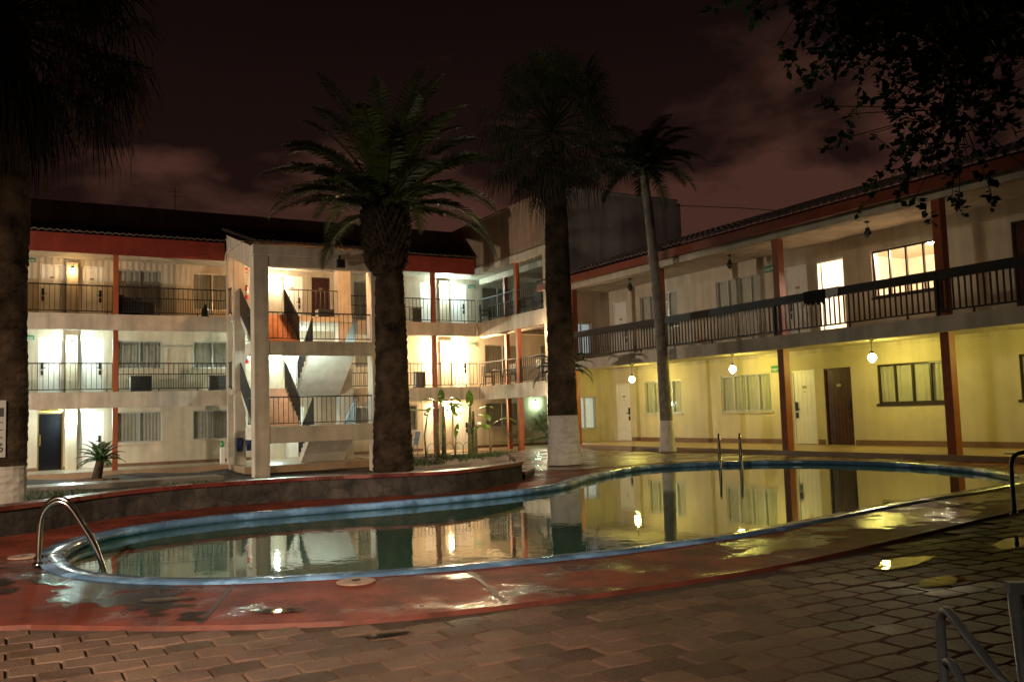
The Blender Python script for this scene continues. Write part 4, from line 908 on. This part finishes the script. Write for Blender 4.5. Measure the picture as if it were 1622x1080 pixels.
mb.build('crown', mat('young_frond', (.05, .10, .02), .5, .3, 4), T, merge=False); mb = MB(); mb.tube([(14.5, 22.6, -1.25), (14.5, 22.6, 1.2)], [.10, .06], 10); mb.build('trunk', BARK, T)
# broadleaf tree leaning in from the right
T = thing('broadleaf_tree', 'dark leafy tree whose boughs hang into the top right corner', 'tree', (9.6, 2.0, -1.3))
mb = MB(); r = random.Random(9)
mb.tube([(9.6, 2.0, -1.35), (9.5, 2.1, .8), (9.3, 2.5, 2.6), (9.0, 3.2, 4.4)], [.24, .2, .17, .12], 12)
tips = []
cl = [(8.1, 4.8, 4.5), (7.6, 6.1, 4.8), (8.6, 6.4, 4.7), (8.0, 5.8, 5.8), (9.3, 4.4, 5.4), (10.2, 6.6, 3.6), (8.8, 4.6, 6.0), (9.4, 5.4, 6.2), (9.9, 6.0, 5.2), (8.4, 5.2, 6.8), (9.3, 6.6, 6.2), (10.3, 6.9, 5.0), (9.0, 5.8, 5.4), (8.3, 5.6, 5.3), (9.6, 6.4, 5.8), (9.2, 5.0, 6.6), (8.8, 5.9, 6.6), (7.8, 5.0, 6.2), (9.9, 6.3, 4.4)]
for c in cl:
    p0 = Vector((9.0, 3.2, 4.3)); m1 = p0.lerp(Vector(c), .5)+Vector((0, 0, .35)); mb.tube(catmull([p0, m1, Vector(c)], 4, False), [.06, .055, .05, .045, .035, .03, .025, .02, .015][:9], 6, caps=False)
mbt = mb; mb = MB()
for c in cl:
    for k in range(85):
        tw = Vector(c)+Vector((r.gauss(0, .55), r.gauss(0, .55), r.gauss(0, .42))); dv = Vector((r.gauss(0, 1), r.gauss(0, 1), r.uniform(-1.2, .3))).normalized(); Ls = r.uniform(.25, .5)
        mbt.tube([Vector(c).lerp(tw, .3), tw, tw+dv*Ls*.5+Vector((0, 0, -.03)), tw+dv*Ls+Vector((0, 0, -.12))], [.008, .006, .004, .002], 3, caps=False)
        for q in range(14):
            p = tw+dv*Ls*q/14+Vector((0, 0, -.12*(q/14)**2)); v = (dv*.4+Vector((r.gauss(0, .7), r.gauss(0, .7), r.gauss(-.2, .5)))).normalized()*r.uniform(.08, .15); w = v.cross(Vector((r.gauss(0, 1), r.gauss(0, 1), 1))).normalized()*v.length*.32
            mb.add([p, p+v*.5+w, p+v, p+v*.5-w], [(0, 1, 2, 3)])
mb.build('crown', LEAFT, T, merge=False); mbt.build('trunk', BARKD, T, merge=False)
# grass tufts in the garden
mb = MB(); r = random.Random(77)
def tuft(x, y, n, h):
    z = soil(x, y)
    for _ in range(n):
        a = r.uniform(0, 6.28); q = Vector((x+r.gauss(0, .05), y+r.gauss(0, .05), z-.01)); v = Vector((math.cos(a)*.35*h, math.sin(a)*.35*h, h*r.uniform(.6, 1.1))); w = Vector((-math.sin(a), math.cos(a), 0))*.008
        mb.add([q-w, q+w, q+v*.6+w*.7, q+v+Vector((0, 0, -.1*h)), q+v*.6-w*.7], [(0, 1, 2, 3, 4)])
for _ in range(900): tuft(r.uniform(-1, 7.5), r.uniform(21, 27.2), 6, .13)
for _ in range(260): tuft(r.gauss(15.6, .9), r.gauss(30.6, .7), 7, .16)
for _ in range(120): tuft(r.uniform(11.6, 13.5), r.uniform(28.5, 32.5), 6, .2)
o = mb.build('grass', GRASSM, merge=False); struct(o, 'stuff')

# ================================================================== small things
def acunit(x, y, z, label, w=.62, h=.52, d=.42, cloth=False):
    t = thing('air_conditioner', label, 'air conditioner', (x, y, z), 'air conditioners on the galleries'); b = MB(); b.box(x-w/2, x+w/2, y-d/2, y+d/2, z+.05, z+h); b.build('casing', [ACM], t, bevel=.02)
    b = MB()
    for k in range(9): zz = z+.1+k*(h-.16)/9; b.box(x-w/2+.06, x+w/2-.06, y-d/2-.012, y-d/2-.001, zz, zz+.018)
    b.build('grille', BLACK, t); b = MB(); b.box(x-w/2-.012, x-w/2-.001, y-d/2+.04, y+d/2-.04, z+.08, z+h-.04); b.build('side_panel', ACF, t)
    b = MB(); b.box(x-w/2+.05, x-w/2+.11, y-d/2, y+d/2, z, z+.05); b.box(x+w/2-.11, x+w/2-.05, y-d/2, y+d/2, z, z+.05); b.build('feet', BLACK, t)
acunit(4.15, 35.0, F2, 'grey air conditioner behind the middle gallery rail below the wide left window', .72, .6)
acunit(6.85, 35.0, F2, 'grey air conditioner behind the middle gallery rail next to the stair tower', .6, .6)
acunit(4.2, 34.9, F3, 'dark air conditioner on the top gallery beside the clothes bundle', .8, .58)
acunit(15.05, 34.9, F3, 'dark narrow air conditioner on the top gallery just right of the date palm', .4, .68)
acunit(15.15, 34.9, F2, 'dark air conditioner on the middle gallery just right of the date palm', .42, .7)
acunit(11.3, 35.6, F3, 'dark air conditioner on the top floor inside the stair tower lobby', .7, .6)
t = thing('clothes_bundle', 'dark heap of clothes hung by the post on the top left gallery', 'clothes', (3.45, 34.3, F3)); b = MB(); r = random.Random(6)
for k in range(9): b.lathe((3.3+k*.09, 34.25+r.uniform(-.04, .05), F3+.02), [(.05, 0), (.12, .2), (.13+.02*r.random(), .45), (.10, .62+.12*r.random()-.03*k), (.03, .74-.03*k)], 10)
b.build('black_clothes', CLOTHB, t, merge=False); b = MB(); b.lathe((3.95, 34.28, F3+.52), [(.03, 0), (.14, .03), (.15, .09), (.05, .16)], 10); b.build('purple_cloth', CLOTHP, t)
t = thing('water_jug', 'small dark jug standing behind the top gallery rail near the stair tower', 'jug', (6.35, 34.6, F3)); b = MB(); b.lathe((6.35, 34.6, F3), [(.11, 0), (.14, .05), (.14, .3), (.07, .42), (.05, .5)], 14); b.build('body', BLACK, t); b = MB(); b.lathe((6.35, 34.6, F3+.5), [(.055, 0), (.055, .05)], 12); b.build('cap', SGREEN, t)
def gchair(x, y, z, label, rot=0):
    t = thing('terrace_chair', label, 'chair', (x, y, z), 'dark chairs on the corner terraces'); c, s = math.cos(rot), math.sin(rot); T = lambda a, b_, h: (x+a*c-b_*s, y+a*s+b_*c, z+h)
    b = MB(); b.prism([T(-.23, -.23, .42), T(.23, -.23, .42), T(.23, .23, .42), T(-.23, .23, .42)], (0, 0, .05)); b.build('seat', BLACK, t)
    b = MB(); b.prism([T(-.23, .2, .47), T(.23, .2, .47), T(.23, .25, .47), T(-.23, .25, .47)], (0, 0, .42)); b.build('backrest', BLACK, t)
    for q in ((-.2, -.2), (.2, -.2), (-.2, .2), (.2, .2)): b = MB(); b.bar(T(*q, 0), T(*q, .42), .035); b.build('leg', IRON, t)
    for q in (-.24, .24): b = MB(); b.bar(T(q, -.2, .65), T(q, .22, .65), .04, .03); b.bar(T(q, -.2, .44), T(q, -.2, .64), .03); b.build('armrest', BLACK, t)
gchair(18.25, 34.6, F3, 'dark chair on the top terrace in the inner corner', 1.2)
gchair(18.2, 31.6, F3, 'dark chair on the top terrace left of the red terrace post', -1.4)
gchair(18.2, 29.6, F3, 'dark chair on the top terrace nearest the fan palm', 1.6)
gchair(18.25, 34.4, F2, 'dark chair on the middle terrace in the inner corner', 1.3)
gchair(18.25, 32.6, F2, 'dark chair on the middle terrace left of the posts', -1.5)
gchair(18.3, 29.8, F2, 'dark chair on the middle terrace near the bright pier', 1.5)
def gt(x, y, z, label):
    t = thing('terrace_table', label, 'table', (x, y, z), 'small tables on the corner terraces'); b = MB(); b.lathe((x, y, z+.68), [(.32, 0), (.32, .04)], 18); b.build('table_top', BLACK, t); b = MB(); b.tube([(x, y, z), (x, y, z+.68)], .03, 8); b.build('stem', IRON, t); b = MB(); b.lathe((x, y, z), [(.2, 0), (.05, .05)], 14); b.build('foot', IRON, t)
gt(18.3, 30.5, F3, 'small dark table beside the red post on the top terrace'); gt(18.35, 33.5, F2, 'small dark table between chairs on the middle terrace')
t = thing('patio_chair', 'small blue-grey patio chair on the ground floor walkway right of the date palm', 'chair', (13.9, 33.0, F1)); b = MB(); X_, Y_, Z_ = 13.9, 33.0, F1-.02
for q in ((-.2, -.2), (.2, -.2), (-.2, .2), (.2, .2)): b.bar((X_+q[0], Y_+q[1], Z_), (X_+q[0], Y_+q[1], Z_+.44), .025)
b.build('legs', CHAIRM, t); b = MB(); b.box(X_-.22, X_+.22, Y_-.22, Y_+.22, Z_+.44, Z_+.47); b.build('seat', CHAIRM, t); b = MB(); b.prism([(X_+.2, Y_-.22, Z_+.47), (X_+.2, Y_+.22, Z_+.47), (X_+.32, Y_+.22, Z_+.95), (X_+.32, Y_-.22, Z_+.95)], (.03, 0, 0)); b.build('backrest', mat('blue_grey_sling', (.16, .20, .26), .7, .1, 8), t)
b = MB(); b.bar((X_-.22, Y_-.23, Z_+.66), (X_+.24, Y_-.23, Z_+.66), .03); b.bar((X_-.22, Y_+.23, Z_+.66), (X_+.24, Y_+.23, Z_+.66), .03); b.build('armrests', CHAIRM, t)
for i in range(5):     # hooped wire edging
    x = 14.15+i*.36; q = MB(); y = 31.9-.05*i; q.tube(catmull([(x, y, -1.66), (x, y, -1.25), (x+.08, y, -1.12), (x+.18, y, -1.08), (x+.28, y, -1.12), (x+.36, y, -1.25), (x+.36, y, -1.66)], 3, False), .012, 6)
    tag(q.build('wire_hoop', mat('hoop_wire', (.14, .13, .08), .6, .2, 6)), 'thin wire garden hoop among the stems below the tallest banana plant', 'garden edging', 'wire hoops edging the banana bed')
def sign(x, y, z, label, axis='Y', w=.36, h=.15, m=SGREEN):
    t = thing('exit_sign', label, 'sign', (x, y, z), 'small green evacuation signs'); F = FY(y) if axis == 'Y' else FX(x); u = x if axis == 'Y' else y
    b = MB(); b.fbox(F, u-w/2, u+w/2, z-h/2, z+h/2, -.02, 0); b.build('board', m, t)
    b = MB(); b.fbox(F, u-w*.10, u+w*.42, z-.012, z+.012, -.026, -.021); b.fbox(F, u-w*.10, u+w*.36, z-.052, z-.032, -.026, -.021); b.add([F(u-w*.44, z, -.024), F(u-w*.26, z+.045, -.024), F(u-w*.26, z-.045, -.024)], [(0, 1, 2)]); b.fbox(F, u-w*.27, u-w*.16, z-.016, z+.016, -.026, -.021); b.build('arrow', SWHITE, t)
sign(.55, 36.595, 6.13, 'green arrow sign high on the top left gallery wall'); sign(.55, 36.595, 3.28, 'green arrow sign on the middle left gallery wall')
sign(18.62, 36.595, 5.92, 'green arrow sign beside the top floor doors near the inner corner'); sign(18.62, 36.595, 3.22, 'green arrow sign beside the middle floor doors near the inner corner')
sign(19.695, 19.0, 1.06, 'green arrow sign on the ground floor wall above the aluminium window', 'X', .38, .2); sign(19.695, 19.05, 4.05, 'green arrow sign upstairs between curtained window and white door', 'X', .38, .2)
t = thing('door_sign', 'small yellow sign above the dark glass door', 'sign', (1.27, 36.595, .66)); b = MB(); b.fbox(Fw, .94, 1.62, .575, .70, -.03, -.004); b.build('board', SYEL, t); b = MB(); x = .99
for wd in (.05, .04, .06, .05, .03, .06, .05, .04, .06): b.fbox(Fw, x, x+wd-.012, .61, .665, -.036, -.031); x += wd+.015
b.build('lettering', BLACK, t)
t = thing('notice_board', 'white notice tied to the thick palm trunk at the left edge', 'sign', (-.16, 16.54, 0)); b = MB(); b.box(-.62, -.06, 16.50, 16.52, -.45, .46); b.build('board', SWHITE, t)
b = MB(); b.box(-.58, -.09, 16.492, 16.498, .20, .34)
for k in range(4): b.box(-.58, -.10, 16.492, 16.498, .10-.12*k, .113-.12*k)
b.tube(catmull([(-.115, 16.494, -.22), (-.14, 16.494, -.26), (-.15, 16.494, -.32), (-.12, 16.494, -.36), (-.10, 16.494, -.31), (-.14, 16.494, -.30)], 3, False), .01, 5); b.build('markings', BLACK, t)
def ext(x, y, z, label):
    t = thing('fire_extinguisher', label, 'fire extinguisher', (x, y, z), 'fire extinguishers on the stair tower wall'); b = MB(); b.lathe((x, y, z), [(.07, 0), (.08, .03), (.08, .38), (.05, .46), (.025, .50)], 14); b.build('cylinder', REDX, t)
    b = MB(); b.box(x-.03, x+.06, y-.02, y+.02, z+.5, z+.56); b.tube([(x-.03, y, z+.53), (x-.09, y, z+.4), (x-.09, y, z+.15)], .012, 6); b.build('valve', BLACK, t); b = MB(); b.lathe((x, y, z+.15), [(.082, 0), (.082, .16)], 14); b.build('label_band', SWHITE, t)
ext(8.3, 36.45, F2+1.15, 'red fire extinguisher on the middle floor wall beside the stair tower'); ext(8.3, 36.45, F3+1.05, 'red fire extinguisher on the top floor wall beside the stair tower')
t = thing('safety_sign', 'red and white fire safety plaque above the top floor extinguisher', 'sign', (8.3, 36.59, F3+2.2)); b = MB(); b.box(8.17, 8.43, 36.575, 36.597, F3+2.1, F3+2.38); b.build('board', SWHITE, t); b = MB(); b.box(8.2, 8.4, 36.57, 36.574, F3+2.25, F3+2.35); b.box(8.2, 8.4, 36.57, 36.574, F3+2.13, F3+2.17); b.build('symbol', REDX, t)
for x, lab in ((7.22, 'blue hanging bin nearest the gallery, on the stair tower pier'), (7.56, 'blue hanging bin nearest the stairs, on the stair tower pier')):
    t = thing('waste_bin', lab, 'bin', (x, 32.9, -1.05), 'blue bins hung on the stair tower pier'); b = MB(); b.lathe((x, 32.9, -1.05), [(.10, 0), (.13, .40), (.135, .42)], 14); b.build('bucket', BLUE, t); b = MB(); b.lathe((x, 32.9, -.628), [(.145, 0), (.14, .03), (.03, .06)], 14); b.build('lid', BLACK, t); b = MB(); b.box(x-.02, x+.02, 33.01, 33.05, -.9, -.62); b.build('hanger', IRON, t)
t = thing('water_dispenser', 'white water dispenser with a green bottle by the stair tower pier', 'water dispenser', (6.95, 34.6, F1)); b = MB(); b.box(6.87, 7.03, 34.5, 34.68, F1, F1+.62); b.build('cabinet', WHITE, t, bevel=.02); b = MB(); b.lathe((6.95, 34.6, F1+.62), [(.04, 0), (.07, .04), (.07, .2), (.03, .24)], 14); b.build('bottle', mat('green_bottle', (.03, .25, .07), .2, 0), t)
t = thing('floodlight', 'dark floodlight fixed on the top front beam of the stair tower', 'floodlight', (9.95, 29.6, 5.35)); b = MB(); b.box(9.83, 10.1, 29.45, 29.62, 5.22, 5.52); b.build('housing', BLACK, t, bevel=.01); b = MB(); b.box(9.92, 9.98, 29.6, 29.68, 5.5, 5.68); b.build('bracket', IRON, t); b = MB(); b.box(9.86, 10.07, 29.44, 29.449, 5.25, 5.45); b.build('lens', mat('dead_lens', (.02, .02, .025), .1, 0), t)
b = MB(); b.tube([(9.97, 29.45, 5.75), (9.96, 29.44, 6.3), (9.95, 30.2, 7.6)], .008, 5); b.build('cable', IRON, t)
b = MB(); b.tube([(6.1, 40, 8.2), (6.1, 40, 10.2)], .015, 6); b.bar((5.85, 40, 10.0), (6.35, 40, 10.0), .015); b.bar((5.92, 40, 9.8), (6.28, 40, 9.8), .015); tag(b.build('antenna_mast', IRON), 'thin antenna mast standing above the left wing roof', 'antenna')
b = MB(); b.tube([(23.2, YE, 8.1), (21.5, 22, 6.7), (20.4, 18.8, 5.8)], .015, 5); tag(b.build('overhead_cable', IRON), 'thin black cable sloping from the corner block to the tiled roof', 'cable')
def cloth(y0, y1, zt, drop0, drop1, m, label, seed):
    r = random.Random(seed); n = 14; v = []; f = []
    for i in range(n+1):
        y = y0+(y1-y0)*i/n; d = drop0+(drop1-drop0)*i/n+.05*math.sin(i*1.9+seed)+r.uniform(-.02, .02); wv = .012*math.sin(i*1.3)
        v += [(16.93, y, zt-.20), (16.92, y, zt+.012), (16.80, y, zt+.012), (16.795+wv, y, zt-d*.5), (16.79-wv, y, zt-d)]
    for i in range(n):
        for k in range(4): f.append((i*5+k, i*5+k+1, i*5+6+k, i*5+5+k))
    b = MB(); b.add(v, f, 0, True); o = b.build('drying_cloth', m, merge=False); sd = o.modifiers.new('thick', 'SOLIDIFY'); sd.thickness = .012; sd.offset = 0
    return tag(o, label, 'cloth')
cloth(15.2, 14.55, 2.70, .30, .33, CLOTHB, 'black cloth drying over the dark upstairs rail', 2); cloth(14.52, 14.15, 2.70, .22, .18, CLOTHW, 'pale cloth drying over the dark upstairs rail', 4)
b = MB(); b.box(17.6, 17.85, 10.7, 10.95, RWD+.001, RWD+.04); tag(b.build('crumpled_paper', SWHITE, bevel=.015), 'crumpled white paper lying on the right walkway', 'litter')
